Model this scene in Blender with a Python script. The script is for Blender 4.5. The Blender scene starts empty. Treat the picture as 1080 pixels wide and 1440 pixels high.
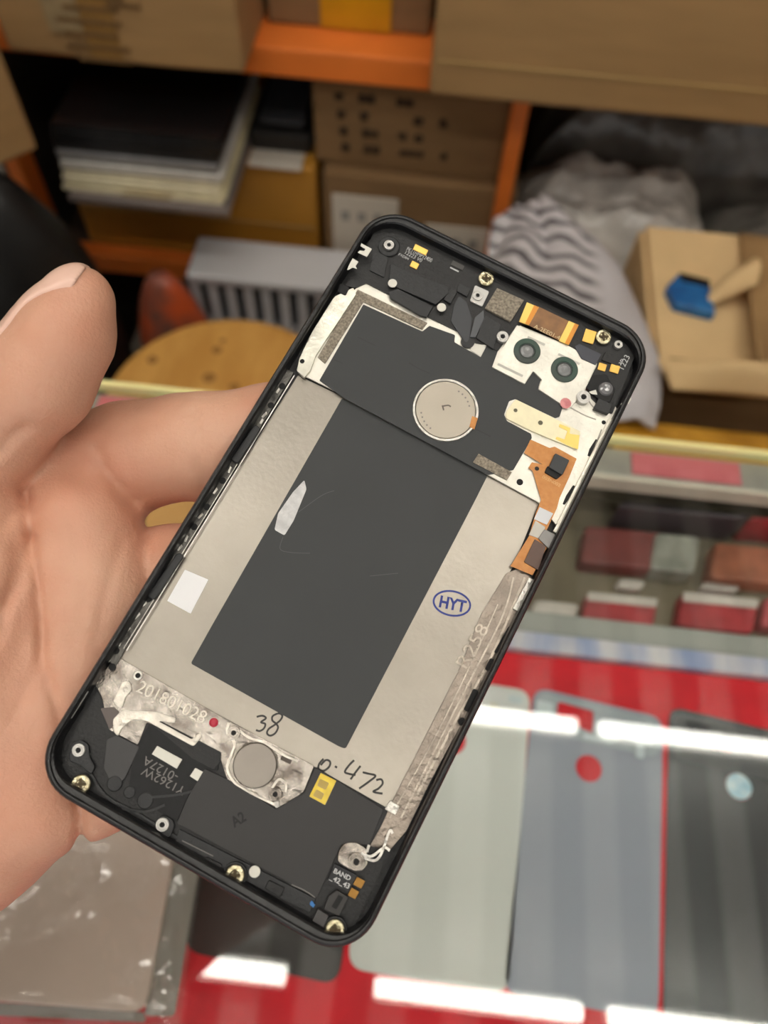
import bpy, bmesh, math, random
import numpy as np
from mathutils import Matrix, Vector

random.seed(7)
S = bpy.context.scene
COL = S.collection
R = math.radians

# ------------------------------------------------------------------ camera
F = 1080.0                      # focal length in pixels of the 1080 x 1440 frame
def nrm(v):
    v = np.array(v, float)
    return v / np.linalg.norm(v)
Dn = nrm([-40, 630, 1080])      # world "down" seen by the camera (x right, y down, z forward)
Zc = -Dn
Xc = np.array([.9935, .109, -.027]); Xc = nrm(Xc - Xc.dot(Zc) * Zc)
Yc = np.cross(Zc, Xc)
M = np.array([Xc, Yc, Zc])      # camera -> world rotation
CAM = np.array([0, 0, 1.36])
cam = bpy.data.cameras.new('camera')
cam.sensor_fit = 'VERTICAL'; cam.sensor_height = 36.0; cam.lens = 36.0 * F / 1440.0
cam.clip_start = .005; cam.clip_end = 50
cam.dof.use_dof = True; cam.dof.focus_distance = .171; cam.dof.aperture_fstop = 11.5
co = bpy.data.objects.new('camera', cam); COL.objects.link(co)
mw = Matrix.Identity(4)
for i in range(3):
    mw[i][0] = M[i][0]; mw[i][1] = -M[i][1]; mw[i][2] = -M[i][2]; mw[i][3] = CAM[i]
co.matrix_world = mw
S.camera = co

def ray(x, y): return M @ np.array([(x - 540) / F, (y - 720) / F, 1.0])
def atz(x, y, z):
    r = ray(x, y); return CAM + r * ((z - CAM[2]) / r[2])
def aty(x, y, yy):
    r = ray(x, y); return CAM + r * (yy / r[1])
def camw(p):                    # camera-space metres -> world
    return M @ np.array(p) + CAM

# ------------------------------------------------------------------ world, exposure
W = bpy.data.worlds.new('shop_air'); S.world = W; W.use_nodes = True
bg = W.node_tree.nodes['Background']; bg.inputs[0].default_value = (1.0, .97, .93, 1); bg.inputs[1].default_value = .70
S.view_settings.view_transform = 'Standard'; S.view_settings.look = 'None'
S.view_settings.exposure = 0.46; S.view_settings.gamma = 1.0
S.view_settings.use_curve_mapping = False
TUBE = 20.0                     # strength of the ceiling tubes

# ------------------------------------------------------------------ materials
def lin(c):
    return tuple(((v / 255) / 12.92 if v / 255 <= .04045 else ((v / 255 + .055) / 1.055) ** 2.4) for v in c) + (1,)
MATS = {}
def mat(name, rgb, rough=.5, metal=0., var=.0, vscale=40., bump=0., bscale=200., rgb2=None, spec=.5, sss=0., coat=0., emit=0., stretch=None, tex='Object'):
    if name in MATS: return MATS[name]
    m = bpy.data.materials.new(name); m.use_nodes = True
    nt = m.node_tree; b = nt.nodes['Principled BSDF']
    c = lin(rgb)
    b.inputs['Base Color'].default_value = c
    b.inputs['Roughness'].default_value = rough; b.inputs['Metallic'].default_value = metal
    b.inputs['Specular IOR Level'].default_value = spec
    if coat: b.inputs['Coat Weight'].default_value = coat; b.inputs['Coat Roughness'].default_value = .08
    if sss:
        b.inputs['Subsurface Weight'].default_value = sss
        b.inputs['Subsurface Radius'].default_value = (.0045, .0016, .0008); b.inputs['Subsurface Scale'].default_value = 1.0
    if emit:
        b.inputs['Emission Color'].default_value = c; b.inputs['Emission Strength'].default_value = emit
    tc = nt.nodes.new('ShaderNodeTexCoord'); src = tc.outputs[tex]
    if stretch:
        mp = nt.nodes.new('ShaderNodeMapping'); mp.inputs['Scale'].default_value = stretch
        nt.links.new(src, mp.inputs[0]); src = mp.outputs[0]
    if var or rgb2:
        n = nt.nodes.new('ShaderNodeTexNoise'); n.inputs['Scale'].default_value = vscale; n.inputs['Detail'].default_value = 4
        nt.links.new(src, n.inputs['Vector'])
        r = nt.nodes.new('ShaderNodeValToRGB')
        r.color_ramp.elements[0].position = .35; r.color_ramp.elements[1].position = .65
        if rgb2:
            r.color_ramp.elements[0].color = c; r.color_ramp.elements[1].color = lin(rgb2)
        else:
            r.color_ramp.elements[0].color = tuple(v * (1 - var) for v in c[:3]) + (1,)
            r.color_ramp.elements[1].color = tuple(min(1, v * (1 + var)) for v in c[:3]) + (1,)
        nt.links.new(n.outputs[0], r.inputs[0]); nt.links.new(r.outputs[0], b.inputs['Base Color'])
    if bump:
        n2 = nt.nodes.new('ShaderNodeTexNoise'); n2.inputs['Scale'].default_value = bscale; n2.inputs['Detail'].default_value = 3
        nt.links.new(src, n2.inputs['Vector'])
        bp = nt.nodes.new('ShaderNodeBump'); bp.inputs['Strength'].default_value = bump; bp.inputs['Distance'].default_value = .001
        nt.links.new(n2.outputs[0], bp.inputs['Height']); nt.links.new(bp.outputs[0], b.inputs['Normal'])
    MATS[name] = m
    return m
def clear_mat(name, tint=(235, 245, 240), rough=.03, ior=1.45, haze=0., hz=(200, 200, 200), bump=0., bscale=60.):
    m = bpy.data.materials.new(name); m.use_nodes = True
    nt = m.node_tree; nt.nodes.clear()
    out = nt.nodes.new('ShaderNodeOutputMaterial'); tr = nt.nodes.new('ShaderNodeBsdfTransparent'); gl = nt.nodes.new('ShaderNodeBsdfGlossy')
    tr.inputs[0].default_value = lin(tint); gl.inputs['Roughness'].default_value = rough
    fr = nt.nodes.new('ShaderNodeFresnel'); ge = nt.nodes.new('ShaderNodeNewGeometry'); mr = nt.nodes.new('ShaderNodeMapRange')
    mr.inputs[3].default_value = ior; mr.inputs[4].default_value = 1 / ior      # same reflectance from both sides of a thin pane
    nt.links.new(ge.outputs['Backfacing'], mr.inputs[0]); nt.links.new(mr.outputs[0], fr.inputs[0])
    mx = nt.nodes.new('ShaderNodeMixShader')
    nt.links.new(fr.outputs[0], mx.inputs[0]); nt.links.new(gl.outputs[0], mx.inputs[2])
    if haze:
        df = nt.nodes.new('ShaderNodeBsdfDiffuse'); df.inputs[0].default_value = lin(hz)
        m2 = nt.nodes.new('ShaderNodeMixShader'); m2.inputs[0].default_value = haze
        nt.links.new(tr.outputs[0], m2.inputs[1]); nt.links.new(df.outputs[0], m2.inputs[2]); nt.links.new(m2.outputs[0], mx.inputs[1])
    else:
        nt.links.new(tr.outputs[0], mx.inputs[1])
    if bump:
        tc = nt.nodes.new('ShaderNodeTexCoord'); n2 = nt.nodes.new('ShaderNodeTexNoise'); n2.inputs['Scale'].default_value = bscale
        n2.inputs['Detail'].default_value = 2; n2.inputs['Distortion'].default_value = 1.5
        nt.links.new(tc.outputs['Object'], n2.inputs['Vector'])
        bp = nt.nodes.new('ShaderNodeBump'); bp.inputs['Strength'].default_value = bump; bp.inputs['Distance'].default_value = .004
        nt.links.new(n2.outputs[0], bp.inputs['Height'])
        nt.links.new(bp.outputs[0], gl.inputs['Normal']); nt.links.new(bp.outputs[0], fr.inputs['Normal'])
    nt.links.new(mx.outputs[0], out.inputs[0])
    MATS[name] = m
    return m

# ------------------------------------------------------------------ object helpers
def tag(o, label=None, cat=None, group=None, kind=None):
    if label: o['label'] = label
    if cat: o['category'] = cat
    if group: o['group'] = group
    if kind: o['kind'] = kind
    return o
def empty(name, loc, label, cat, group=None, rotz=0.):
    o = bpy.data.objects.new(name, None); COL.objects.link(o); o.empty_display_size = .02
    o.location = tuple(loc); o.rotation_euler = (0, 0, rotz)
    return tag(o, label, cat, group)
def link_bm(name, bm, m, parent=None, loc=None, smooth=False, rotz=0.):
    bmesh.ops.recalc_face_normals(bm, faces=bm.faces)
    me = bpy.data.meshes.new(name); bm.to_mesh(me); bm.free()
    if smooth:
        for p in me.polygons: p.use_smooth = True
    me.materials.append(m)
    o = bpy.data.objects.new(name, me); COL.objects.link(o)
    if parent: o.parent = parent
    if loc is not None: o.location = tuple(loc)
    if rotz: o.rotation_euler = (0, 0, rotz)
    return o
def bm_box(bm, x0, x1, y0, y1, z0, z1, bev=0., seg=2):
    g = bmesh.ops.create_cube(bm, size=1.0)
    vs = g['verts']
    for v in vs:
        v.co = Vector((x0 if v.co.x < 0 else x1, y0 if v.co.y < 0 else y1, z0 if v.co.z < 0 else z1))
    if bev:
        es = list({e for v in vs for e in v.link_edges})
        bmesh.ops.bevel(bm, geom=es, offset=bev, segments=seg, affect='EDGES', profile=.5)
    return bm
def box(name, x0, x1, y0, y1, z0, z1, m, parent=None, bev=.001, loc=None, rotz=0.):
    bm = bmesh.new(); bm_box(bm, x0, x1, y0, y1, z0, z1, bev)
    return link_bm(name, bm, m, parent, loc, False, rotz)
def fillet(pts, r, n=4):
    if r <= 0: return pts
    out = []
    N = len(pts)
    for i in range(N):
        p = np.array(pts[i]); a = np.array(pts[i - 1]); b = np.array(pts[(i + 1) % N])
        da = a - p; db = b - p; la = np.linalg.norm(da); lb = np.linalg.norm(db)
        if la < 1e-9 or lb < 1e-9: continue
        d = min(r, la * .45, lb * .45)
        p0 = p + da / la * d; p1 = p + db / lb * d
        for k in range(n + 1):
            t = k / n
            q = (1 - t) ** 2 * p0 + 2 * t * (1 - t) * p + t * t * p1
            out.append(tuple(q))
    return out
def bm_poly(bm, pts, z0, z1, bev=0.):
    vs = [bm.verts.new((p[0], p[1], z1)) for p in pts]
    f = bm.faces.new(vs)
    if f.normal.z == 0: f.normal_update()
    r = bmesh.ops.extrude_face_region(bm, geom=[f])
    low = [v for v in r['geom'] if isinstance(v, bmesh.types.BMVert)]
    for v in low: v.co.z = z0
    if bev:
        es = [e for e in f.edges]
        bmesh.ops.bevel(bm, geom=es, offset=bev, segments=2, affect='EDGES', profile=.5)
    return bm
def lathe(bm, prof, cx=0., cy=0., n=28):
    rings = []
    for (r, z) in prof:
        if r < 1e-9: rings.append([bm.verts.new((cx, cy, z))])
        else: rings.append([bm.verts.new((cx + r * math.cos(2 * math.pi * k / n), cy + r * math.sin(2 * math.pi * k / n), z)) for k in range(n)])
    for a, b in zip(rings, rings[1:]):
        for k in range(n):
            k2 = (k + 1) % n
            if len(a) == 1 and len(b) == 1: continue
            if len(a) == 1: bm.faces.new((a[0], b[k], b[k2]))
            elif len(b) == 1: bm.faces.new((a[k], b[0], a[k2]))
            else: bm.faces.new((a[k], b[k], b[k2], a[k2]))
    return bm
def tube(bm, pts, r, n=8):
    pts = [Vector(p) for p in pts]; rings = []
    for i, p in enumerate(pts):
        t = (pts[min(i + 1, len(pts) - 1)] - pts[max(i - 1, 0)]).normalized()
        a = t.orthogonal().normalized() if i == 0 else (pa - t * pa.dot(t)).normalized()
        pa = a; b = t.cross(a)
        rings.append([bm.verts.new(p + (a * math.cos(2 * math.pi * k / n) + b * math.sin(2 * math.pi * k / n)) * r) for k in range(n)])
    for a, b in zip(rings, rings[1:]):
        for k in range(n): bm.faces.new((a[k], a[(k + 1) % n], b[(k + 1) % n], b[k]))
    bm.faces.new(rings[0]); bm.faces.new(rings[-1])
def outline_slab(name, loops, z0, z1, m, parent=None, bev=0., loc=None):
    """flat slab with holes: loops of (x, y); the first is the outline"""
    cu = bpy.data.curves.new('outline', 'CURVE'); cu.dimensions = '2D'; cu.fill_mode = 'BOTH'
    for lp in loops:
        sp = cu.splines.new('POLY'); sp.points.add(len(lp) - 1); sp.use_cyclic_u = True
        for q, p in zip(sp.points, lp): q.co = (p[0], p[1], 0, 1)
    cu.extrude = max((z1 - z0) / 2 - bev, 1e-6); cu.bevel_depth = bev; cu.offset = -bev; cu.bevel_resolution = 2
    t = bpy.data.objects.new('outline', cu); COL.objects.link(t)
    me = bpy.data.meshes.new_from_object(t.evaluated_get(bpy.context.evaluated_depsgraph_get()))
    bpy.data.objects.remove(t); bpy.data.curves.remove(cu)
    me.name = name
    me.transform(Matrix.Translation((0, 0, (z0 + z1) / 2)))
    me.materials.clear(); me.materials.append(m)
    o = bpy.data.objects.new(name, me); COL.objects.link(o)
    if parent: o.parent = parent
    if loc is not None: o.location = tuple(loc)
    return o
def circ(cx, cy, r, n=32, ry=None):
    return [(cx + r * math.cos(2 * math.pi * k / n), cy + (ry or r) * math.sin(2 * math.pi * k / n)) for k in range(n)]

# ------------------------------------------------------------------ surface nets (organic shapes)
def surface_nets(f, o, h):
    s = f < 0
    nx, ny, nz = f.shape
    acc = np.zeros((nx - 1, ny - 1, nz - 1, 3), np.float32); cnt = np.zeros((nx - 1, ny - 1, nz - 1), np.float32)
    def sl(dx, dy, dz): return (slice(dx, nx - 1 + dx), slice(dy, ny - 1 + dy), slice(dz, nz - 1 + dz))
    for ax in range(3):
        o1, o2 = [a for a in range(3) if a != ax]
        for i in (0, 1):
            for j in (0, 1):
                d0 = [0, 0, 0]; d0[o1] = i; d0[o2] = j; d1 = list(d0); d1[ax] = 1
                a = f[sl(*d0)]; b = f[sl(*d1)]
                cr = (a < 0) != (b < 0)
                t = np.where(cr, a / np.where(cr, a - b, 1), 0)
                pos = np.zeros(a.shape + (3,), np.float32)
                for q in range(3): pos[..., q] = d0[q]
                pos[..., ax] = t
                acc += pos * cr[..., None]; cnt += cr
    idx = -np.ones(cnt.shape, np.int64); mk = cnt > 0
    idx[mk] = np.arange(mk.sum())
    I = np.argwhere(mk)
    V = (I + acc[mk] / cnt[mk][:, None]) * h + np.array(o)
    quads = []
    for ax in range(3):
        o1, o2 = (ax + 1) % 3, (ax + 2) % 3
        A = [slice(1, -1)] * 3; A[ax] = slice(0, -1); B = list(A); B[ax] = slice(1, None)
        a = s[tuple(A)]; b = s[tuple(B)]
        e = np.argwhere(a != b)
        flip = a[tuple(e.T)]
        e = e + 1; e[:, ax] -= 1
        def c(di, dj):
            q = e.copy(); q[:, o1] += di; q[:, o2] += dj
            return idx[tuple(q.T)]
        q = np.stack([c(-1, -1), c(0, -1), c(0, 0), c(-1, 0)], 1)
        q[~flip] = q[~flip][:, ::-1]
        quads.append(q)
    return V, np.concatenate(quads)
def mesh_np(name, V, Q, m, parent=None, smooth=True):
    me = bpy.data.meshes.new(name); me.from_pydata([tuple(v) for v in V], [], [tuple(int(i) for i in q) for q in Q]); me.validate()
    if smooth: me.polygons.foreach_set('use_smooth', [True] * len(me.polygons))
    me.materials.append(m)
    o = bpy.data.objects.new(name, me); COL.objects.link(o)
    if parent: o.parent = parent
    return o
def noise2(x, y, seed=0, octv=4):
    r = np.random.RandomState(seed); v = 0; a = 1.
    for k in range(octv):
        for q in range(3):
            th = r.uniform(0, 6.28); ph_ = r.uniform(0, 6.28); fr = (2 ** k) * r.uniform(.7, 1.3)
            v = v + a * np.sin((x * math.cos(th) + y * math.sin(th)) * fr * 6.28 + ph_ + 1.3 * np.sin(y * fr * 3 + q + ph_))
        a *= .55
    return v / 4

# ================================================================== THE SETTING
m_floor = mat('floor_tile', (120, 112, 104), .5, var=.15, vscale=6)
m_wall = mat('wall_paint', (168, 160, 148), .8, var=.06, vscale=5)
def structure(o): o['kind'] = 'structure'; return o
structure(box('floor', -1.6, 1.8, -2.2, 1.62, -.05, 0, m_floor, bev=0))
structure(box('wall_back', -1.6, 1.8, 1.62, 1.68, 0, 2.8, m_wall, bev=0))
structure(box('wall_left', -1.66, -1.6, -2.2, 1.62, 0, 2.8, m_wall, bev=0))
structure(box('wall_right', 1.8, 1.86, -2.2, 1.62, 0, 2.8, m_wall, bev=0))
# ceiling of painted boards with open joints
mc = bpy.data.materials.new('ceiling_boards'); mc.use_nodes = True
nt = mc.node_tree; b = nt.nodes['Principled BSDF']; b.inputs['Roughness'].default_value = .7
tc = nt.nodes.new('ShaderNodeTexCoord'); wv = nt.nodes.new('ShaderNodeTexWave'); wv.wave_type = 'BANDS'; wv.bands_direction = 'X'
wv.inputs['Scale'].default_value = 1.75; wv.inputs['Distortion'].default_value = .0
rp = nt.nodes.new('ShaderNodeValToRGB'); rp.color_ramp.elements[0].position = .35; rp.color_ramp.elements[1].position = .6
rp.color_ramp.elements[0].color = (.13, .125, .12, 1); rp.color_ramp.elements[1].color = (.8, .79, .77, 1)
nt.links.new(tc.outputs['Object'], wv.inputs[0]); nt.links.new(wv.outputs[1], rp.inputs[0]); nt.links.new(rp.outputs[0], b.inputs[0])
structure(box('ceiling', -1.6, 1.8, -2.2, 1.62, 2.8, 2.86, mc, bev=0))
# ceiling tubes (seen only as reflections in the counter glass)
m_tube = mat('tube_light', (255, 250, 240), emit=TUBE)
m_white = mat('white_enamel', (235, 235, 232), .4)
TUBES = [(x, y) for y in (-.72, .635) for x in (-.83, -.27, .30, .86)] + [(-.97, -.05), (-.41, -.05), (.30, -.05), (.86, -.05)]
for x, y in TUBES:
    side = 'left' if x < 0 else 'right'
    row = 'row over the shelf side' if y > .3 else ('row over the counter' if y > -.3 else 'row nearest the shopper')
    o = empty('ceiling_light', (x, y, 2.79), 'white tube light on the boarded ceiling, %s, %s %s one' % (row, 'outer' if abs(x) > .5 else 'inner', side), 'light', 'tube lights on the ceiling')
    box('batten', -.25, .25, -.03, .03, -.05, .005, m_white, o, .004)
    bm = bmesh.new(); tube(bm, [(-.245, 0, -.068), (.245, 0, -.068)], .019, 12)
    link_bm('tube', bm, m_tube, o, smooth=False)

# ================================================================== GLASS COUNTER
m_glass = clear_mat('counter_glass', (252, 254, 253), .015, 1.5)
m_red = mat('red_felt', (222, 24, 42), .8, var=.08, vscale=60)
m_lam = mat('counter_laminate', (150, 146, 138), .5)
m_well = mat('well_lining', (122, 112, 92), .8, var=.2, vscale=14)
m_rail = mat('aluminium_rail', (176, 172, 164), .45, .5, var=.1, vscale=30)
m_edge = mat('polished_glass_edge', (250, 240, 170), .25)
m_edge2 = mat('cream_strip', (225, 216, 200), .4)
CT = .965
counter = empty('display_counter', (0, .08, 0), 'glass topped display counter with red felt board and an open well', 'counter')
def cbox(name, x0, x1, y0, y1, z0, z1, m, bev=.001): return box(name, x0, x1, y0 - .08, y1 - .08, z0, z1, m, counter, bev)
cbox('glass_top', -.62, .72, -.20, .3025, CT - .006, CT, m_glass, .0)
cbox('red_felt_board', -.60, .70, -.18, .166, .905, .929, m_red)
cbox('cabinet_body', -.62, .72, -.20, .30, 0, .835, m_lam)
cbox('well_floor', -.60, .70, .1665, .2955, .836, .905, m_well)
cbox('back_panel', -.62, .72, .296, .302, .836, .944, m_well)
cbox('front_panel', -.62, .72, -.20, -.185, .836, .958, m_lam)
cbox('board_support', -.60, .70, -.18, .158, .84, .904, m_lam)
for x in (-.62, .705): cbox('side_panel', x, x + .015, -.18, .30, .836, .958, m_lam)
cbox('back_rail', -.62, .72, .281, .3015, .945, .957, m_rail)
o = cbox('edge_strip', -.62, .72, .303, .3065, .957, .9655, m_edge, .0005); o['label'] = 'pale yellow strip along the back edge of the glass'
o = cbox('edge_strip', -.62, .72, .2775, .2805, .944, .9575, m_edge2, .0005); o['label'] = 'cream strip below the glass'
# patterned edging tape between felt board and well
me_ = mat('patterned_tape', (224, 220, 222), .4, rgb2=(150, 165, 205), vscale=55, stretch=(1, .2, .2))
o = cbox('edging_tape', -.60, .70, .1665, .178, .9055, .9345, me_, .001); o['label'] = 'white and pale blue patterned edging'
cbox('divider_rail', -.60, .70, .1785, .193, .9055, .932, mat('grey_divider', (160, 162, 156), .4, var=.08, vscale=20), .002)
for (xa, ya, xb, yb) in ((888, 640, 1040, 660), (140, 560, 205, 577)):  # pink reflection in the back rail, put on as thin coloured strips
    a = atz(xa, ya, .958); c = atz(xb, yb, .958)
    o = cbox('rail_reflection', a[0], c[0], .2825, .299, .9572, .9582, mat('pink_reflection', (212, 110, 118), .5), .0); o['label'] = 'pink reflection on the rail, laid on as a coloured strip'

# ---- phone back covers lying on the felt under the glass
def quad(ps, z): return [tuple(atz(x, y, z)[:2]) for x, y in ps]
def back_cover(name, px, m, mtop, label, hole=None, holefill=None, window=None, blobs=(), topfrac=.16, z=.9292):
    P = [np.array(p) for p in quad(px, z)]           # tl, tr, br, bl
    c = sum(P) / 4
    root = empty(name, (c[0], c[1], z), label, 'phone back')
    P = [p - c for p in P]
    def uv(s, t): return tuple((1 - t) * ((1 - s) * P[0] + s * P[1]) + t * ((1 - s) * P[3] + s * P[2]))
    loops = [fillet([uv(0, 0), uv(1, 0), uv(1, 1), uv(0, 1)], .009, 6)]
    if hole: loops.append(circ(*uv(*hole), .0072, 28))
    if window: loops.append(fillet([uv(*q) for q in window], .002))
    outline_slab('panel', loops, 0, .0012, m, root, .0004)
    inner = [fillet([uv(.035, .018), uv(.965, .018), uv(.965, topfrac), uv(.035, topfrac)], .006, 5)]
    if window: inner.append(fillet([uv(*q) for q in window], .002))
    outline_slab('camera_film', inner, .0012, .0014, mtop, root)
    for i, (s0, t0, s1, t1, mm, nm) in enumerate(blobs):
        bm = bmesh.new(); bm_poly(bm, fillet([uv(s0, t0), uv(s1, t0), uv(s1, t1), uv(s0, t1)], .0015), .00135, .0017)
        link_bm(nm, bm, mm, root)
    if holefill:
        bm = bmesh.new(); lathe(bm, [(0, .0006), (.0069, .0006), (.0069, .0009), (0, .0009)], *uv(*hole)); link_bm('hole_film', bm, holefill, root)
    return root
mw_ = mat('white_back_glass', (214, 217, 212), .3); mwt = mat('white_back_film', (222, 224, 222), .35)
mg_ = mat('grey_back_glass', (146, 152, 166), .3); mgt = mat('grey_back_film', (162, 172, 180), .35)
mk_ = mat('black_back_glass', (64, 66, 68), .22); mkt = mat('black_back_film', (84, 86, 88), .3)
pale = mat('pale_pad', (205, 218, 222), .4); darkp = mat('dark_pad', (52, 54, 58), .5); cream = mat('cream_pad', (225, 222, 208), .4); redp = mat('red_gap', (200, 30, 40), .6)
back_cover('phone_back_cover', [(532, 938), (746, 972), (716, 1398), (488, 1362)], mw_, mwt, 'white phone back cover under the glass, partly behind the held phone', (.525, .235), None, None,
           [(.55, .05, .62, .11, cream, 'adhesive_pad'), (.74, .07, .80, .14, cream, 'adhesive_pad'), (.80, .10, .93, .155, cream, 'adhesive_pad'), (.86, .03, .95, .06, pale, 'adhesive_pad'), (.62, .045, .65, .06, darkp, 'lens_mark')])
back_cover('phone_back_cover', [(751, 966), (932, 1010), (925, 1436), (706, 1396)], mg_, mgt, 'grey phone back cover with a square red camera window under the glass', (.46, .255), None,
           [(.19, .035), (.47, .04), (.47, .125), (.19, .10)],
           [(.03, .05, .16, .15, pale, 'adhesive_pad'), (.78, .09, .92, .12, pale, 'adhesive_pad'), (.80, .12, .86, .175, pale, 'adhesive_pad'), (.55, .10, .66, .14, pale, 'adhesive_pad'), (.22, .125, .27, .145, darkp, 'lens_mark'), (.40, .135, .62, .15, pale, 'adhesive_pad')])
back_cover('phone_back_cover', [(940, 993), (1135, 1040), (1160, 1478), (931, 1442)], mk_, mkt, 'black phone back cover with a pale blue hole under the glass, rightmost of the row', (.50, .235), mat('pale_blue_film', (150, 200, 222), .3, rgb2=(225, 240, 245), vscale=120), None,
           [(.25, .085, .45, .12, redp, 'red_pad'), (.12, .04, .3, .07, darkp, 'lens_mark'), (.3, .105, .34, .125, mat('magenta_dot', (190, 40, 70)), 'red_pad'), (.55, .05, .62, .07, darkp, 'lens_mark')], topfrac=.19)
m_case = mat('matt_black_case', (44, 40, 38), .5)
back_cover('phone_back_cover', [(318, 1010), (520, 1080), (476, 1386), (258, 1337)], m_case, m_case, 'dark brown black phone back cover under the bottom edge of the held phone')

# ---- beige back cover in a clear bag on the left, on the glass
z0 = CT + .0006
P = quad([(46, 1110), (264, 1106), (206, 1424), (-42, 1404)], z0)
c = np.mean(np.array(P), 0)
bp_ = empty('phone_back_cover', (c[0], c[1], z0), 'beige grey phone back panel inside the clear bag at the lower left', 'phone back')
bm = bmesh.new(); bm_poly(bm, fillet([(p[0] - c[0], p[1] - c[1]) for p in P], .007, 5), 0, .0035, .0008)
link_bm('panel', bm, mat('beige_back', (196, 178, 166), .4, var=.03, vscale=30), bp_)
m_bag = clear_mat('clear_bag_film', (248, 248, 245), .035, 1.6, .05, (230, 230, 222), .10, 40)
Q = np.array(quad([(16, 1090), (304, 1090), (250, 1462), (-95, 1436)], z0))
n = 70
V = []; ss, tt = np.meshgrid(np.linspace(0, 1, n), np.linspace(0, 1, n))
xy = ((1 - tt)[..., None] * ((1 - ss)[..., None] * Q[0] + ss[..., None] * Q[1]) + tt[..., None] * ((1 - ss)[..., None] * Q[3] + ss[..., None] * Q[2])) - c
edge = np.minimum(np.minimum(ss, 1 - ss), np.minimum(tt, 1 - tt))
hh = .0012 + .0062 * np.clip(edge / .11, 0, 1) ** .7 + .0013 * noise2(ss * 1.7, tt * 1.7, 3, 4) * np.clip(edge / .04, .3, 1)
hh = np.maximum(hh, np.where(edge > .13, .0042, .0006))
V = np.dstack([xy, hh]).reshape(-1, 3)
I = np.arange(n * n).reshape(n, n); Qd = np.stack([I[:-1, :-1], I[:-1, 1:], I[1:, 1:], I[1:, :-1]], -1).reshape(-1, 4)
o = mesh_np('plastic_bag', V, Qd, m_bag); o.location = (c[0], c[1], z0)
tag(o, 'clear crinkled plastic bag over the beige phone back panel', 'bag')
m_seal = clear_mat('bag_seal', (225, 228, 222), .08, 1.5, .62, (158, 160, 152), .3, 60)
for nm, ps in (('sealed_edge', [(266, 1092), (300, 1092), (284, 1200), (262, 1330), (246, 1430), (203, 1428), (233, 1280)]), ('sealed_edge', [(-90, 1403), (204, 1423), (206, 1438), (-90, 1424)])):
    q = [(x - c[0], y - c[1]) for x, y in quad(ps, z0)]
    bm = bmesh.new(); bm_poly(bm, fillet(q, .002), .0002, .0009); link_bm(nm, bm, m_seal, o)

# ---- packets in the well
m_pk = [mat('packet_red', (178, 54, 60), .4, var=.3, vscale=40), mat('packet_brown_red', (120, 52, 48), .4, var=.2, vscale=40), mat('packet_silver', (150, 150, 140), .25, var=.35, vscale=50, bump=.8, bscale=60),
        mat('packet_orange', (166, 98, 70), .4, var=.35, vscale=40), mat('pouch_dark', (74, 64, 70), .35, var=.15, vscale=20, bump=.5, bscale=40), mat('packet_white', (212, 204, 196), .35, var=.15, vscale=60, bump=.6, bscale=60),
        mat('packet_pink', (200, 90, 96), .4, var=.2, vscale=60), mat('packet_tan', (196, 150, 84), .6, var=.1, vscale=20), mat('packet_grey', (118, 118, 114), .3, var=.15, vscale=30)]
WZ = .9055
def packet(x0, y0, x1, y1, t, k, label, cat='packet', skew=4, strip=True, z=WZ):
    a = quad([(x0 + skew, y0), (x1 + skew, y0 + .1 * (x1 - x0)), (x1 - skew, y1 + .1 * (x1 - x0)), (x0 - skew, y1)], z + t)
    a = [(x, min(max(y, .195), .2765)) for x, y in a]
    c = np.mean(np.array(a), 0)
    o = empty('parts_packet', (c[0], c[1], z), label, cat, 'packets in the counter well')
    q = [(p[0] - c[0], p[1] - c[1]) for p in a]
    bm = bmesh.new(); bm_poly(bm, fillet(q, .004, 3), 0, t, min(.002, t * .4)); link_bm('pack', bm, m_pk[k], o)
    if strip:
        s = [q[0], q[1], tuple(np.array(q[1]) * .72 + np.array(q[2]) * .28), tuple(np.array(q[0]) * .72 + np.array(q[3]) * .28)]
        s = [(p[0] * .97, p[1] * .97) for p in s]
        bm = bmesh.new(); bm_poly(bm, s, t, t + .0006); link_bm('header_strip', bm, m_pk[5 if k != 5 else 6], o)
    return o
packet(820, 738, 930, 790, .014, 1, 'brown red packet, middle of the counter well near the held phone', strip=False)
packet(918, 748, 982, 800, .016, 2, 'crinkled silver clear packet between the brown red and the orange packet', strip=False)
packet(1002, 762, 1110, 812, .014, 3, 'orange packet at the right end of the counter well', strip=False)
packet(822, 832, 922, 878, .012, 0, 'left one of the two red packets along the front of the well')
packet(956, 832, 1064, 880, .012, 0, 'right one of the two red packets along the front of the well')
packet(748, 842, 812, 872, .010, 5, 'white pink crumpled packet beside the held phone edge', strip=False)
packet(1074, 838, 1150, 880, .012, 6, 'pink red packet cut by the right border of the picture', strip=False)
packet(640, 700, 760, 800, .012, 8, 'grey packet behind the held phone in the well', strip=False)
packet(868, 812, 906, 826, .006, 5, 'small white label card behind the left red packet', 'label', strip=False)
packet(988, 816, 1040, 828, .006, 5, 'small white label card behind the right red packet', 'label', strip=False)
packet(756, 878, 800, 900, .008, 6, 'small pink packet below the crumpled white one', strip=False)
o = packet(872, 672, 1050, 712, .030, 4, 'dark purple grey pouch at the back of the counter well', 'pouch', strip=False)
packet(1056, 690, 1140, 730, .028, 0, 'bright red packet beside the dark pouch', strip=False)
packet(205, 690, 330, 742, .06, 7, 'tan box in the well seen between two fingers', 'box', strip=False)

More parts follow.
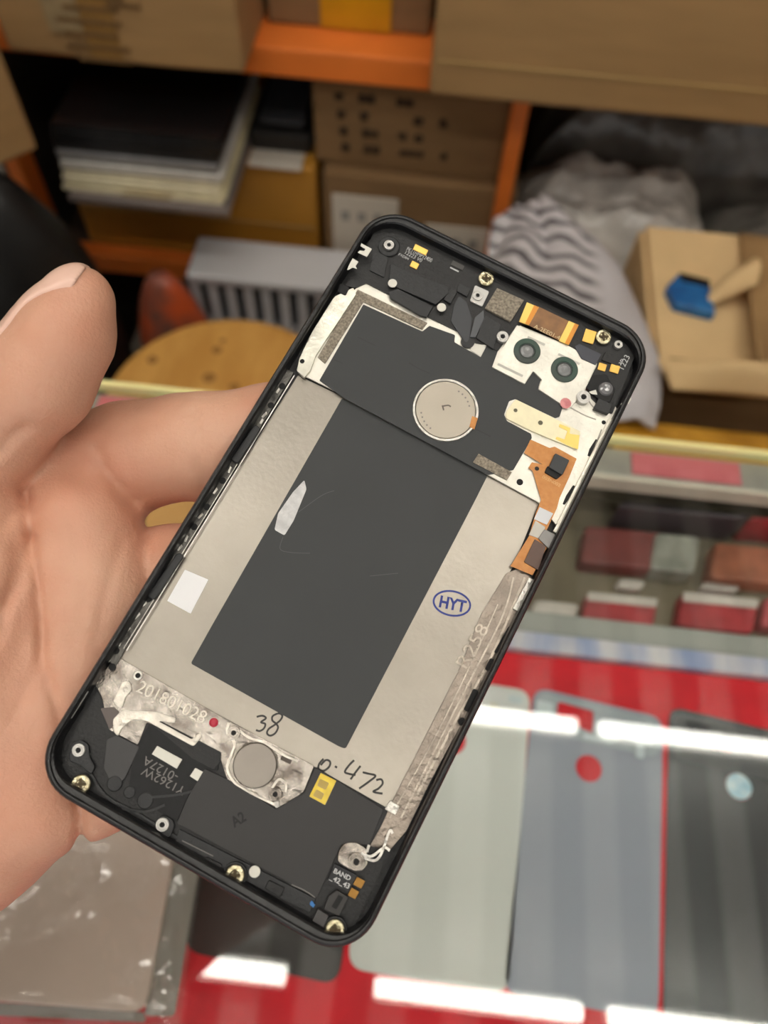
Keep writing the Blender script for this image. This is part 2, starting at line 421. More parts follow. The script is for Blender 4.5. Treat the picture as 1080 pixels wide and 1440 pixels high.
# ================================================================== SHELVING
YS = .95
m_or = mat('orange_steel', (238, 128, 52), .45, var=.06, vscale=12)
m_dk = mat('dark_board', (70, 58, 48), .7)
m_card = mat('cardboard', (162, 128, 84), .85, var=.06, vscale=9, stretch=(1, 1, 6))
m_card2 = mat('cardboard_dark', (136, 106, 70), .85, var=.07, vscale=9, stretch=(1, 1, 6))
m_yel = mat('cardboard_yellow', (186, 132, 44), .6, var=.1, vscale=10)
m_tape = mat('parcel_tape', (176, 146, 96), .25)
m_tapey = mat('amber_tape', (205, 148, 24), .3, var=.1, vscale=20)
m_ink = mat('box_ink', (72, 54, 40), .8)
m_lab = mat('paper_label', (214, 206, 192), .7)
rack = empty('shelf_rack', (.1, 1.2, 0), 'orange steel shelf rack full of cartons behind the counter', 'shelf')
def rbox(name, x0, x1, y0, y1, z0, z1, m, bev=.002): return box(name, x0 - .1, x1 - .1, y0 - 1.2, y1 - 1.2, z0, z1, m, rack, bev)
ZB = .8286; ZL = .466
rbox('beam', -.62, .93, YS, YS + .10, .792, ZB, m_or, .003)
rbox('shelf_board', -.62, .93, YS + .101, 1.45, ZB - .02, ZB - .001, m_dk)
rbox('beam', -.62, .93, YS, YS + .03, ZL - .036, ZL, m_or, .003)
rbox('shelf_board', -.62, .93, YS + .031, 1.45, ZL - .02, ZL - .001, m_dk)
for x in (-.645, .080, .935): 
    rbox('post', x, x + .022, YS + .004, YS + .05, 0, 1.3, m_or, .002)
    rbox('post', x, x + .022, 1.40, 1.45, 0, 1.3, m_or, .002)
rbox('side_panel', -.662, -.6455, .97, 1.45, .05, 1.25, mat('rack_back', (60, 52, 44), .8))
rbox('back_panel', -.62, .93, 1.455, 1.465, .05, 1.25, mat('rack_back', (60, 52, 44), .8))

def carton(x0, x1, y0, y1, za, zb, label, m=m_card, rotz=0., tape=None, marks=None, labels=(), seam=None, cat='box', smear=False):
    c = ((x0 + x1) / 2, (y0 + y1) / 2)
    o = empty('cardboard_box', (c[0], c[1], za), label, cat, None, rotz)
    hx, hy, h = (x1 - x0) / 2, (y1 - y0) / 2, zb - za
    bm = bmesh.new(); bm_box(bm, -hx, hx, -hy, hy, 0, h, .006, 3)
    bmesh.ops.subdivide_edges(bm, edges=[e for e in bm.edges if e.calc_length() > .05], cuts=6, use_grid_fill=True)
    for v in bm.verts:
        v.co.y += .0025 * math.sin(v.co.x * 21 + za * 50) * math.sin(v.co.z * 17 + x0 * 9)
    link_bm('carton', bm, m, o, smooth=False)
    g = .0028
    box('top_flap', -hx + .004, hx - .004, -hy + .004, -.001, h - .001, h + .0015, m, o, .0005)
    if tape:
        for (s0, s1) in tape:
            box('tape', -hx + 2 * hx * s0, -hx + 2 * hx * s1, -hy - g, -hy - g + .0022, 0.003, h - .003, m_tapey, o, .0004)
    if smear:
        box('worn_label', -hx + 2 * hx * .22, -hx + 2 * hx * .36, -hy - g, -hy - .0006, h * .12, h * .75, mat('worn_label', (146, 126, 92), .7, var=.15, vscale=60), o, .0003)
        box('brown_tape', -hx + 2 * hx * .365, -hx + 2 * hx * .50, -hy - g, -hy - .0006, .003, h * .95, mat('brown_tape', (140, 104, 52), .45, var=.1, vscale=30), o, .0003)
    if seam is not None: box('flap_seam', -hx + .005, hx - .005, -hy - g, -hy - .0006, h * seam - .0015, h * seam + .0015, m_tape, o, .0004)
    if marks:
        for ch in marks:
            bm = bmesh.new()
            for (s, t, w_, h_) in ch:
                bm_box(bm, -hx + 2 * hx * s - w_ / 2, -hx + 2 * hx * s + w_ / 2, -hy - g - .0006, -hy - g + .002, h * t - h_ / 2, h * t + h_ / 2)
            link_bm('printed_character' if len(ch) > 1 else 'printed_line', bm, m_ink if len(ch) > 1 else mat('faint_ink', (112, 84, 48), .8), o)
    for (s0, s1, t0, t1) in labels:
        lb = box('paper_label', -hx + 2 * hx * s0, -hx + 2 * hx * s1, -hy - g - .0004, -hy - .0005, h * t0, h * t1, m_lab, o, .0003)
        bm = bmesh.new()
        for k in range(3):
            xx = -hx + 2 * hx * (s0 + (s1 - s0) * (.2 + .25 * k)); zz = h * (t1 - (t1 - t0) * .3)
            bm_box(bm, xx - .006, xx + .006, -hy - g - .0008, -hy - g, zz - .008, zz + .008)
        link_bm('label_print', bm, mat('label_grey', (150, 146, 140)), lb)
    return o
# upper shelf
rnd = random.Random(3)
def glyph(s, t, w, h):
    out = []
    for k in range(2): out.append((s + rnd.uniform(-.003, .003), t + (k - .5) * .035 * h, w * rnd.uniform(.6, 1), .0026))
    for k in range(2): out.append((s + (k - .5) * .016, t, .0028, .010 * h * rnd.uniform(.7, 1.2)))
    return out
marks = [(.36 + .02 * math.sin(k), .82 - .055 * k, .075 - .012 * (k % 2), .005) for k in range(8)] + [(.55, .78, .05, .006), (.5, .68, .04, .005)]
xl, xr = atz(8, 80, ZB), atz(346, 100, ZB)
carton(xl[0], xr[0], .886, 1.30, ZB, ZB + .26, 'large taped cardboard box overhanging the shelf at the upper left', m_card, marks=[[(s + .05, t - .42, w, h)] for s, t, w, h in marks[2:]], smear=True)
xl, xr = atz(604, 124, ZB), atz(1085, 186, ZB)
carton(xl[0], xr[0] + .06, .880, 1.30, ZB, ZB + .30, 'large cardboard box with a taped bottom seam at the upper right', m_card, seam=.14)
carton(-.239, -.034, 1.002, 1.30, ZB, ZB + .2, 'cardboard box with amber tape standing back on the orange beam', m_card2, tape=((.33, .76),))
# lower shelf
xa = aty(112, 300, .975)[0]; xb = aty(447, 300, .975)[0]
ZY = float(aty(400, 232, .975)[2])
carton(xa, xb, .975, 1.35, ZL, ZY, 'yellow brown box carrying the stack of flat packs', m_yel, seam=.42)
xa = aty(455, 300, .965)[0]; xb = aty(722, 300, .965)[0]
ZM = float(aty(560, 252, .965)[2]); ZT = float(aty(560, 128, .975)[2])
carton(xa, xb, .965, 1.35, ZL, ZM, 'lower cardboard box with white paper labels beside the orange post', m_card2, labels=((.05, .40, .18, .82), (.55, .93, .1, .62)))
mk = []
for r_ in range(4):
    for s in (.13, .24, .28, .42, .46, .5, .62):
        if rnd.random() < .85: mk.append(glyph(s + .01 * r_, .86 - .2 * r_, .014, 1.))
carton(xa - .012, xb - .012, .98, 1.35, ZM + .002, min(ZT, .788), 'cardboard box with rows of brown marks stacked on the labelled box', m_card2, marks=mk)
# dark tray on the yellow box
a = atz(352, 214, ZY + .002); c_ = atz(440, 212, ZY + .002)
t_ = empty('plastic_tray', ((a[0] + c_[0]) / 2, a[1] + .09, ZY + .002), 'black plastic tray with a dark grey lid beside the stack of packs', 'tray')
box('tray', -.046, .046, -.085, .085, 0, .030, mat('black_tray', (26, 25, 24), .5), t_, .006)
box('lid', -.034, .034, -.07, .07, .030, .040, mat('grey_lid', (66, 68, 72), .35), t_, .006)
a = box('paper_label', 0, c_[0] - a[0] - .012, -.02, .045, 0, .0012, m_lab, None, .0, (a[0] + .002, .982, ZY + .0017)); a.name = 'paper_sheet'
tag(a, 'strip of white paper on the yellow brown box under the black tray', 'paper')
# stack of flat packs
zs = ZY + .0018
pf = aty(200, 292, 1.0); 
pa, pb = atz(93, 288, zs), atz(320, 306, zs)
cx, cy = (pa[0] + pb[0]) / 2, (pa[1] + pb[1]) / 2
hw = (pb[0] - pa[0]) / 2
PK = [('grey', (122, 112, 108)), ('cream', (222, 212, 180)), ('cream', (214, 206, 170)), ('cream', (226, 218, 190)), ('cream', (218, 210, 178)), ('white', (214, 210, 200)), ('white', (200, 198, 192)), ('clear grey', (150, 148, 146)), ('clear grey', (128, 127, 128)),
      ('black', (44, 42, 42)), ('black', (36, 35, 36)), ('black', (30, 30, 31)), ('black', (27, 27, 28)), ('black', (22, 22, 23))]
ordn = ['lowest', 'second', 'third', 'fourth', 'fifth', 'sixth', 'seventh', 'eighth', 'ninth', 'tenth', 'eleventh', 'twelfth', 'thirteenth', 'topmost']
zz = zs
for k, (nm, rgb) in enumerate(PK):
    th = .0065 if k else .010
    w_ = hw * (1.0 if k == 0 else .985 + .02 * rnd.uniform(-1, 1)); dx = rnd.uniform(-.004, .004) + (-.004 if k else 0); dy = rnd.uniform(0, .006) + (.010 if k else 0) + .0012 * k
    o = empty('flat_pack', (cx + dx, cy + dy, zz), '%s flat pack, %s from the bottom of the stack on the yellow brown box' % (nm, ordn[k]) if 0 < k < 13 else ('grey flat pack at the very bottom of the stack' if k == 0 else 'black flat pack on top of the stack under the upper shelf'), 'pack', 'flat packs in the stack')
    box('sleeve', -w_, w_, 0, .26, 0, th, mat('pack_' + nm.replace(' ', '_') + str(k), rgb, .22 if k > 6 else .4, var=.12, vscale=40, stretch=(1, 1, 8), bump=.3, bscale=60), o, .0018)
    if k in (1, 2): box('brown_label', -w_ * .25, w_ * .35, -.0012, .004, .001, th - .001, mat('tan_paper', (176, 158, 120), .7), o, .0)
    zz += th + .0002

# clear bags and garment in the right bay
def sheet(name, x0, x1, y0, y1, zf, m, label, cat, n=80, thick=.0015, base=None):
    u, v = np.meshgrid(np.linspace(0, 1, n), np.linspace(0, 1, n))
    X = x0 + (x1 - x0) * u; Y = y0 + (y1 - y0) * v
    Z = zf(u, v)
    cx, cy, cz = X.mean(), Y.mean(), Z.min()
    V = np.dstack([X - cx, Y - cy, Z - cz]).reshape(-1, 3); I = np.arange(n * n).reshape(n, n)
    Q = np.stack([I[:-1, :-1], I[:-1, 1:], I[1:, 1:], I[1:, :-1]], -1).reshape(-1, 4)
    o = mesh_np(name, V, Q, m); o.location = (cx, cy, cz)
    sd = o.modifiers.new('thick', 'SOLIDIFY'); sd.thickness = thick
    return tag(o, label, cat)
def dome(u, v, p=.35): return np.clip(np.minimum(np.minimum(u, 1 - u), np.minimum(v, 1 - v)) / .22, 0, 1) ** p
m_pl = mat('clear_grey_plastic', (214, 211, 204), .16, var=.25, vscale=14, spec=.8, bump=.6, bscale=45)
m_pl2 = mat('dim_grey_plastic', (140, 137, 130), .2, var=.3, vscale=14, spec=.8, bump=.6, bscale=45)
sheet('plastic_bag', .112, .43, .925, 1.14, lambda u, v: ZL + .001 + .15 * dome(u, v) + .02 * noise2(u * 2.2, v * 2.2, 5, 5) * dome(u, v), m_pl, 'grey clear plastic bag heaped on the shelf right of the orange post', 'bag')
sheet('plastic_bag', .435, .75, .92, 1.14, lambda u, v: ZL + .001 + .105 * dome(u, v) + .016 * noise2(u * 2, v * 2, 9, 5) * dome(u, v), m_pl2, 'darker plastic bag at the right end of the lower shelf', 'bag')
sheet('plastic_bag', .13, .60, 1.145, 1.40, lambda u, v: ZL + .001 + .20 * dome(u, v) + .012 * noise2(u * 1.6, v * 1.6, 11) * dome(u, v), mat('smoky_plastic', (112, 108, 102), .22, var=.4, vscale=14, bump=.5, bscale=40), 'smoky plastic bag deep in the right shelf bay, behind the other two bags', 'bag')

# low cabinet behind the counter, with an opened carton on it
m_wood = mat('cabinet_wood', (140, 96, 40), .5, var=.2, vscale=6, stretch=(1, 8, 1))
cab = empty('low_cabinet', (.40, .66, 0), 'low wooden cabinet under the opened carton behind the counter', 'cabinet')
box('cabinet', -.27, .33, -.225, .22, 0, .46, m_wood, cab, .003)
box('door', -.26, .02, -.229, -.2255, .03, .44, m_wood, cab, .001); box('door', .03, .32, -.229, -.2255, .03, .44, m_wood, cab, .001)
m_in = mat('carton_inside', (224, 192, 142), .85, var=.06, vscale=12)
CB = .4605
oc = empty('cardboard_box', (.36, .70, CB), 'opened cardboard box with bent flaps and a blue pouch inside', 'box')
yf, yb = .575, .845
zf = float(aty(950, 508, yf)[2]); zbk = float(aty(950, 332, yb)[2])
x0 = aty(908, 420, .72)[0]; x1 = aty(1120, 420, .72)[0]
def ob(name, a, b2, c2, d, e, f, m, bev=.001): return box(name, a - .36, b2 - .36, c2 - .70, d - .70, e - CB, f - CB, m, oc, bev)
ob('front_wall', x0, x1, yf, yf + .005, CB, zf, m_card2); ob('back_wall', x0, x1, yb - .005, yb, CB, zbk, m_in)
ob('side_wall', x0, x0 + .005, yf + .006, yb - .006, CB, zf - .05, m_in); ob('side_wall', x1 - .005, x1, yf + .006, yb - .006, CB, (zf + zbk) / 2, m_in)
ob('bottom_panel', x0 + .006, x1 - .006, yf + .006, yb - .006, CB + .02, zf - .042, m_in)
# bent flaps
def flap(name, pts, m, parent, org, thick=.003):
    n = 14; P = np.array(pts, float) - np.array(org); u, v = np.meshgrid(np.linspace(0, 1, n), np.linspace(0, 1, n))
    G = ((1 - v)[..., None] * ((1 - u)[..., None] * P[0] + u[..., None] * P[1]) + v[..., None] * ((1 - u)[..., None] * P[3] + u[..., None] * P[2]))
    G[..., 2] += .018 * np.sin(v * math.pi) * np.sin(u * 2.4)
    I = np.arange(n * n).reshape(n, n); Q = np.stack([I[:-1, :-1], I[:-1, 1:], I[1:, 1:], I[1:, :-1]], -1).reshape(-1, 4)
    o = mesh_np(name, G.reshape(-1, 3), Q, m, parent); sd = o.modifiers.new('thick', 'SOLIDIFY'); sd.thickness = thick
    return o
org = (.36, .70, CB)
def wp(x, y, Y): return tuple(aty(x, y, Y))
flap('flap', [wp(1004, 408, .725), wp(1060, 366, .755), wp(1064, 400, .715), wp(975, 440, .695)], m_in, oc, org)
flap('flap', [wp(1040, 330, .838), wp(1085, 335, .80), wp(1110, 600, .58), wp(1064, 500, .60)], m_card, oc, org)
flap('flap', [wp(945, 548, .545), wp(1085, 560, .545), wp(1085, 508, .574), wp(925, 505, .574)], m_in, oc, org)
# blue pouch
pb_ = np.array(atz(938, 436, zf - .05))
bm = bmesh.new(); bm_poly(bm, fillet([(-.022, -.018), (.024, -.028), (.022, .026), (-.014, .034), (-.03, .01)], .004), 0, .012, .003)
bpch = link_bm('blue_pouch', bm, mat('blue_film', (24, 86, 150), .3, rgb2=(40, 120, 185), vscale=40), None, (pb_[0] + .024, pb_[1] + .008, zf - .0415))
tag(bpch, 'small blue pouch lying in the opened cardboard box', 'pouch')
bm = bmesh.new(); bm_poly(bm, [(-.012, .020), (.020, .014), (.022, .026), (-.014, .034)], .012, .0128); o = link_bm('black_edge', bm, mat('black_film', (20, 20, 24), .3), bpch); o['label'] = 'black folded edge'
# amber taped parcel just behind the glass
p0 = atz(868, 576, .56); p1 = atz(1085, 600, .56)
pc = empty('parcel', (.37, .475, .4605), 'amber taped parcel right behind the back edge of the glass', 'parcel')
box('wrapped_body', -.16, .20, -.038, .052, 0, .252, mat('amber_wrap', (170, 118, 28), .35, rgb2=(205, 150, 50), vscale=25, bump=.4, bscale=40), pc, .008)
box('tape', -.162, .202, -.02, .03, .2515, .2532, m_tapey, pc, .0)

# striped garment draped over the carton's left side
mz = bpy.data.materials.new('striped_cloth'); mz.use_nodes = True
nt = mz.node_tree; b = nt.nodes['Principled BSDF']; b.inputs['Roughness'].default_value = .9
tc = nt.nodes.new('ShaderNodeTexCoord'); mp = nt.nodes.new('ShaderNodeMapping'); mp.inputs['Rotation'].default_value = (0, 0, R(-62))
wv = nt.nodes.new('ShaderNodeTexWave'); wv.bands_direction = 'X'; wv.inputs['Scale'].default_value = 13; wv.inputs['Distortion'].default_value = 5; wv.inputs['Detail'].default_value = 1.5; wv.inputs['Detail Scale'].default_value = 1.2
rp = nt.nodes.new('ShaderNodeValToRGB'); rp.color_ramp.elements[0].position = .16; rp.color_ramp.elements[1].position = .40
rp.color_ramp.elements[0].color = lin((92, 88, 92)); rp.color_ramp.elements[1].color = lin((206, 202, 204))
sx = nt.nodes.new('ShaderNodeSeparateXYZ'); gt = nt.nodes.new('ShaderNodeMapRange'); gt.inputs[1].default_value = .035; gt.inputs[2].default_value = .05
mx = nt.nodes.new('ShaderNodeMixRGB'); mx.inputs[2].default_value = lin((200, 197, 200))
nt.links.new(tc.outputs['Object'], mp.inputs[0]); nt.links.new(mp.outputs[0], wv.inputs[0]); nt.links.new(wv.outputs[1], rp.inputs[0]); nt.links.new(tc.outputs['Object'], sx.inputs[0])
nt.links.new(sx.outputs[0], gt.inputs[0]); nt.links.new(gt.outputs[0], mx.inputs[0]); nt.links.new(rp.outputs[0], mx.inputs[1]); nt.links.new(mx.outputs[0], b.inputs[0])
# its silhouette rows: (left x, right x, y pixel, distance)
rows = [(728, 770, 286, .90), (700, 800, 300, .87), (690, 838, 335, .82), (680, 872, 372, .77), (674, 896, 408, .725), (672, 914, 445, .675), (680, 926, 485, .62), (700, 931, 525, .575), (740, 932, 560, .535), (780, 926, 590, .515)]
nu = 60; rr = np.array(rows, float); tv = np.linspace(0, len(rows) - 1, 90)
L = np.interp(tv, range(len(rows)), rr[:, 0]); Rr = np.interp(tv, range(len(rows)), rr[:, 1]); yy = np.interp(tv, range(len(rows)), rr[:, 2]); dd = np.interp(tv, range(len(rows)), rr[:, 3])
V = []
for i in range(90):
    for j in range(nu):
        u = j / (nu - 1); x = L[i] + (Rr[i] - L[i]) * u
        p = aty(x, yy[i] + 6 * math.sin(u * 5), dd[i])
        e = max(0, 1 - abs(2 * u - 1) ** 3)
        p[2] += .02 * e - .02 + .008 * float(noise2(u * 1.4 + i * .012, i * .02, 4, 3)) + .004 * math.sin(u * 16 + i * .16)
        V.append(p)
V = np.array(V); cc = V.mean(0); V -= cc
I = np.arange(90 * nu).reshape(90, nu); Q = np.stack([I[:-1, :-1], I[:-1, 1:], I[1:, 1:], I[1:, :-1]], -1).reshape(-1, 4)
o = mesh_np('striped_garment', V, Q, mz); o.location = tuple(cc); sd = o.modifiers.new('thick', 'SOLIDIFY'); sd.thickness = .006; sd.offset = -1
tag(o, 'pale grey garment with black zebra stripes draped over the opened box', 'garment')

# stool, crate, sacks and cartons on the left
m_stool = mat('stool_wood', (206, 150, 72), .5, rgb2=(222, 168, 88), vscale=9, stretch=(3, 1, 1))
st = empty('wooden_stool', (-.25, .602, 0), 'round wooden stool with a speckled yellow seat behind the counter', 'stool')
bm = bmesh.new(); lathe(bm, [(0, .515), (.158, .515), (.165, .522), (.166, .538), (.160, .549), (.15, .551), (0, .551)], n=64); se = link_bm('seat', bm, m_stool, st, smooth=False)
for k in range(9):
    bm = bmesh.new(); aa = rnd.uniform(0, 6.28); q = rnd.uniform(.03, .14); lathe(bm, [(0, .5511), (rnd.uniform(.004, .010), .5511), (.003, .5515), (0, .5515)], q * math.cos(aa), q * math.sin(aa), 10)
    link_bm('wear_mark', bm, mat('stool_stain', (160, 112, 50), .6), se)
for k in range(4):
    aa = R(45 + 90 * k); bm = bmesh.new(); tube(bm, [(.10 * math.cos(aa), .10 * math.sin(aa), .516), (.15 * math.cos(aa), .15 * math.sin(aa), 0)], .014, 10); link_bm('leg', bm, m_stool, st)
bm = bmesh.new(); tube(bm, [(.128 * math.cos(R(45 + 90 * k)), .128 * math.sin(R(45 + 90 * k)), .22) for k in range(5)], .008, 8); link_bm('stretcher', bm, m_stool, st)

m_cr = mat('white_crate_plastic', (206, 206, 208), .45)
yc = .86; xa = aty(272, 400, yc)[0]; xb = aty(500, 400, yc)[0]; zt = float(aty(360, 392, yc)[2])
cr = empty('plastic_crate', ((xa + xb) / 2, yc + .03, 0), 'white plastic crate with upright vent slots under the lower shelf', 'crate')
hx = (xb - xa) / 2
box('rim', -hx - .006, hx + .006, -.036, .05, zt - .016, zt, m_cr, cr, .003)
box('crate_back', -hx, hx, .035, .045, 0, zt - .017, m_cr, cr, .001)
box('crate_base', -hx, hx, -.03, .034, 0, zt - .12, m_cr, cr, .002)
nb = 9
for k in range(nb + 1):
    xx = -hx + 2 * hx * k / nb
    box('vent_bar', xx - .0075, xx + .0075, -.03, -.022, zt - .119, zt - .017, m_cr, cr, .001)
box('slot_shade', -hx + .004, hx - .004, .0, .006, zt - .119, zt - .02, mat('crate_shadow', (90, 92, 98), .7), cr, 0)  # grey sheet standing in for the shade behind the vent bars
def sack(name, cx, cy, rx, ry, z1, m, label, cat, seed, extra=None):
    n = 48; mz_ = 40; V = []
    for i in range(mz_ + 1):
        t = i / mz_
        prof = (1 - max(0, t - .72) ** 2 * 9) if t < 1 else .25
        for j in range(n):
            a = 2 * math.pi * j / n
            k = prof * (1 + .07 * float(noise2(math.cos(a) * .5 + t, math.sin(a) * .5 + t, seed, 3)))
            V.append((rx * k * math.cos(a), ry * k * math.sin(a), z1 * t))
    V.append((0, 0, z1)); V.append((0, 0, 0)); Q = []
    for i in range(mz_):
        for j in range(n): Q.append((i * n + j, i * n + (j + 1) % n, (i + 1) * n + (j + 1) % n, (i + 1) * n + j))
    me = bpy.data.meshes.new(name); T = [(mz_ * n + j, mz_ * n + (j + 1) % n, len(V) - 2) for j in range(n)] + [((j + 1) % n, j, len(V) - 1) for j in range(n)]
    me.from_pydata(V, [], Q + T); me.polygons.foreach_set('use_smooth', [True] * len(me.polygons)); me.materials.append(m)
    o = bpy.data.objects.new(name, me); COL.objects.link(o); o.location = (cx, cy, 0)
    return tag(o, label, cat)
p = aty(205, 385, .80)
sack('printed_bag', p[0] + .02, .80, .060, .045, float(p[2]), mat('dark_print', (78, 70, 66), .45, rgb2=(196, 84, 40), vscale=16), 'dark bag with orange red print standing between stool and crate', 'bag', 3)
p = aty(60, 255, .74)
sack('black_bag', p[0] - .085, .74, .105, .085, float(p[2]), mat('black_bag_film', (18, 18, 19), .5, var=.3, vscale=30, bump=.3, bscale=80), 'black bag standing at the left edge behind the thumb', 'bag', 6)
zq = float(p[2]) + .004
p = atz(56, 212, zq)
carton(p[0] - .198 - .14, p[0] - .198 + .14, p[1] - .14, p[1] + .14, zq, zq + .13, 'plain cardboard box at the far left, resting on the black bag', m_card, rotz=R(45))

# ================================================================== THE PHONE FRAME (local mm: u right, v up, w out of the open back)
r1 = None
def pose():
    img = np.array([[537.5, 283.2], [933.9, 477.5], [498.6, 1357.5], [34.6, 1092]]) - [540, 720]
    obj = [(0, 151), (74, 151), (74, 0), (0, 0)]
    A = []
    for (X, Y), (x, y) in zip(obj, img):
        A.append([X, Y, 1, 0, 0, 0, -x * X, -x * Y, -x]); A.append([0, 0, 0, X, Y, 1, -y * X, -y * Y, -y])
    H = np.linalg.svd(np.array(A))[2][-1].reshape(3, 3)
    B = np.diag([1 / F, 1 / F, 1]) @ H
    a, b, t = B.T; s = np.linalg.norm(a) * np.sign(t[2])
    a, b, t = a / s, b / s, t / s
    ratio = np.linalg.norm(b); b = b / ratio
    n = nrm(np.cross(a, b)); m = nrm(a + b); d = nrm(np.cross(n, m))      # symmetric re-orthogonalisation
    a = (m - d) / math.sqrt(2); b = (m + d) / math.sqrt(2)
    return a, b, n, t, 151 * ratio
PU, PV, PN, PT, PH = pose()
PW = 74.0
def ph(x, y, w=0.):             # photograph pixel -> (u, v) in mm on the plane w
    r = np.array([(x - 540) / F, (y - 720) / F, 1.0]); o = PT + PN * w
    d = r * (o.dot(PN) / r.dot(PN)) - o
    return (d.dot(PU), d.dot(PV))
def pz(x, y, w=0.):             # camera depth in mm of that point
    r = np.array([(x - 540) / F, (y - 720) / F, 1.0]); o = PT + PN * w
    return o.dot(PN) / r.dot(PN)
phone = empty('opened_phone', (0, 0, 0), 'black gutted phone frame without its back cover, held in the hand', 'phone')
mwp = Matrix.Identity(4)
for j, ax in enumerate((PU, PV, PN)):
    w_ = M @ ax
    for i in range(3): mwp[i][j] = w_[i]
org_p = camw(PT / 1000)
for i in range(3): mwp[i][3] = org_p[i]
phone.matrix_world = mwp
K = .001
def pp(pts, w): return [ph(x, y, w) for x, y in pts]
def poly(name, px, w, t, m, r=.3, bev=.0, parent=None, label=None):
    """part whose top face at height w (mm) has this outline; t = its thickness"""
    q = fillet(pp(px, w), r, 3) if r else pp(px, w)
    bm = bmesh.new(); bm_poly(bm, [(a * K, b_ * K) for a, b_ in q], (w - t) * K, w * K, bev * K)
    o = link_bm(name, bm, m, parent or phone)
    if label: o['label'] = label
    return o
def disc(name, x, y, w, prof, m, parent=None, n=32, label=None):
    u, v = ph(x, y, w); bm = bmesh.new(); lathe(bm, [(a * K, (w + b_) * K) for a, b_ in prof], u * K, v * K, n)
    o = link_bm(name, bm, m, parent or phone, smooth=False)
    if label: o['label'] = label
    return o
def ribbon(bm, px, w, wd, t=.03):
    P = np.array(pp(px, w)); n = len(P)
    if n > 2:
        ts = np.linspace(0, n - 1, n * 5); D_ = np.array(P)
        # catmull-rom
        out = []
        for q in ts:
            i = min(int(q), n - 2); f = q - i
            p0, p1, p2, p3 = D_[max(i - 1, 0)], D_[i], D_[i + 1], D_[min(i + 2, n - 1)]
            out.append(.5 * ((2 * p1) + (-p0 + p2) * f + (2 * p0 - 5 * p1 + 4 * p2 - p3) * f * f + (-p0 + 3 * p1 - 3 * p2 + p3) * f ** 3))
        P = np.array(out)
    T = np.gradient(P, axis=0); T /= np.maximum(np.linalg.norm(T, axis=1, keepdims=True), 1e-9); N = np.stack([-T[:, 1], T[:, 0]], 1) * wd / 2
    A = [bm.verts.new(((p[0]) * K, p[1] * K, (w + t) * K)) for p in P + N]; B = [bm.verts.new((p[0] * K, p[1] * K, (w + t) * K)) for p in P - N]
    A2 = [bm.verts.new(((p[0]) * K, p[1] * K, w * K)) for p in P + N]; B2 = [bm.verts.new((p[0] * K, p[1] * K, w * K)) for p in P - N]
    for i in range(len(P) - 1):
        bm.faces.new((A[i], A[i + 1], B[i + 1], B[i])); bm.faces.new((A[i], A2[i], A2[i + 1], A[i + 1])); bm.faces.new((B[i], B[i + 1], B2[i + 1], B2[i]))
def strokes(name, lines, w, wd, m, t=.03, parent=None, label=None):
    bm = bmesh.new()
    for l in lines: ribbon(bm, l, w, wd, t)
    o = link_bm(name, bm, m, parent or phone)
    if label: o['label'] = label
    return o
def words(name, s, p0, p1, w, m, hk=1., bold=0., parent=None, t=.03):
    cu = bpy.data.curves.new('words', 'FONT'); cu.body = s; cu.size = 1; cu.offset = bold
    tmp = bpy.data.objects.new('words', cu); COL.objects.link(tmp)
    me = bpy.data.meshes.new_from_object(tmp.evaluated_get(bpy.context.evaluated_depsgraph_get())); bpy.data.objects.remove(tmp)
    xs = [v.co.x for v in me.vertices]; wd = max(xs) - min(xs)
    a = np.array(ph(*p0, w)); b_ = np.array(ph(*p1, w)); d = b_ - a; ln = np.linalg.norm(d); d /= ln; nn = np.array([-d[1], d[0]])
    for v in me.vertices:
        q = a + d * (v.co.x - min(xs)) / wd * ln + nn * v.co.y * ln / wd * hk
        v.co = Vector((q[0] * K, q[1] * K, (w + t) * K))
    me.materials.append(m); me.name = name
    o = bpy.data.objects.new(name, me); COL.objects.link(o); o.parent = parent or phone
    return o

# ---- materials
k_frame = mat('frame_black', (20, 20, 22), .32, spec=.5, bump=.15, bscale=900)
k_plas = mat('black_plastic_matt', (17, 17, 18), .5, bump=.15, bscale=1500)
k_plas2 = mat('black_plastic_raised', (31, 32, 34), .48, bump=.12, bscale=1500)
k_gloss = mat('black_gloss', (16, 16, 18), .45, var=.3, vscale=500, spec=.3)
k_graph = mat('graphite_film', (58, 60, 61), .55, var=.03, vscale=60, spec=.35)
k_graph2 = mat('graphite_sheet_dark', (52, 53, 54), .55, var=.03, vscale=60, spec=.35)
k_steel = mat('sheet_steel', (152, 146, 137), .33, .95, var=.03, vscale=160, bump=.05, bscale=900)
k_white = mat('bright_plate', (222, 219, 208), .4, .6, var=.10, vscale=130, bump=.25, bscale=600)
k_cast = mat('cast_metal', (112, 104, 97), .26, .9, rgb2=(182, 176, 168), vscale=190, bump=.45, bscale=560)
k_chan = mat('milled_channel', (142, 132, 122), .35, .8, var=.2, vscale=220, bump=.5, bscale=600)
k_silver = mat('bright_silver', (206, 203, 196), .34, .85, var=.1, vscale=600, bump=.5, bscale=700)
k_ridge = mat('milled_ridge', (172, 162, 150), .35, .8, var=.2, vscale=300, bump=.5, bscale=600)
k_gold = mat('gold_contact', (236, 188, 96), .3, .6)
k_brass = mat('screw_brass', (146, 136, 104), .25, .85, rgb2=(236, 228, 196), vscale=1100, bump=.25, bscale=1200)
k_post = mat('post_metal', (196, 194, 190), .42, .7)
k_flex = mat('polyimide_flex', (196, 124, 48), .4, rgb2=(206, 138, 62), vscale=900, spec=.6)
k_flexd = mat('polyimide_dark', (120, 84, 48), .4, rgb2=(150, 104, 58), vscale=300)
k_foam = mat('speckled_foam', (112, 104, 92), .9, rgb2=(160, 150, 134), vscale=1900)
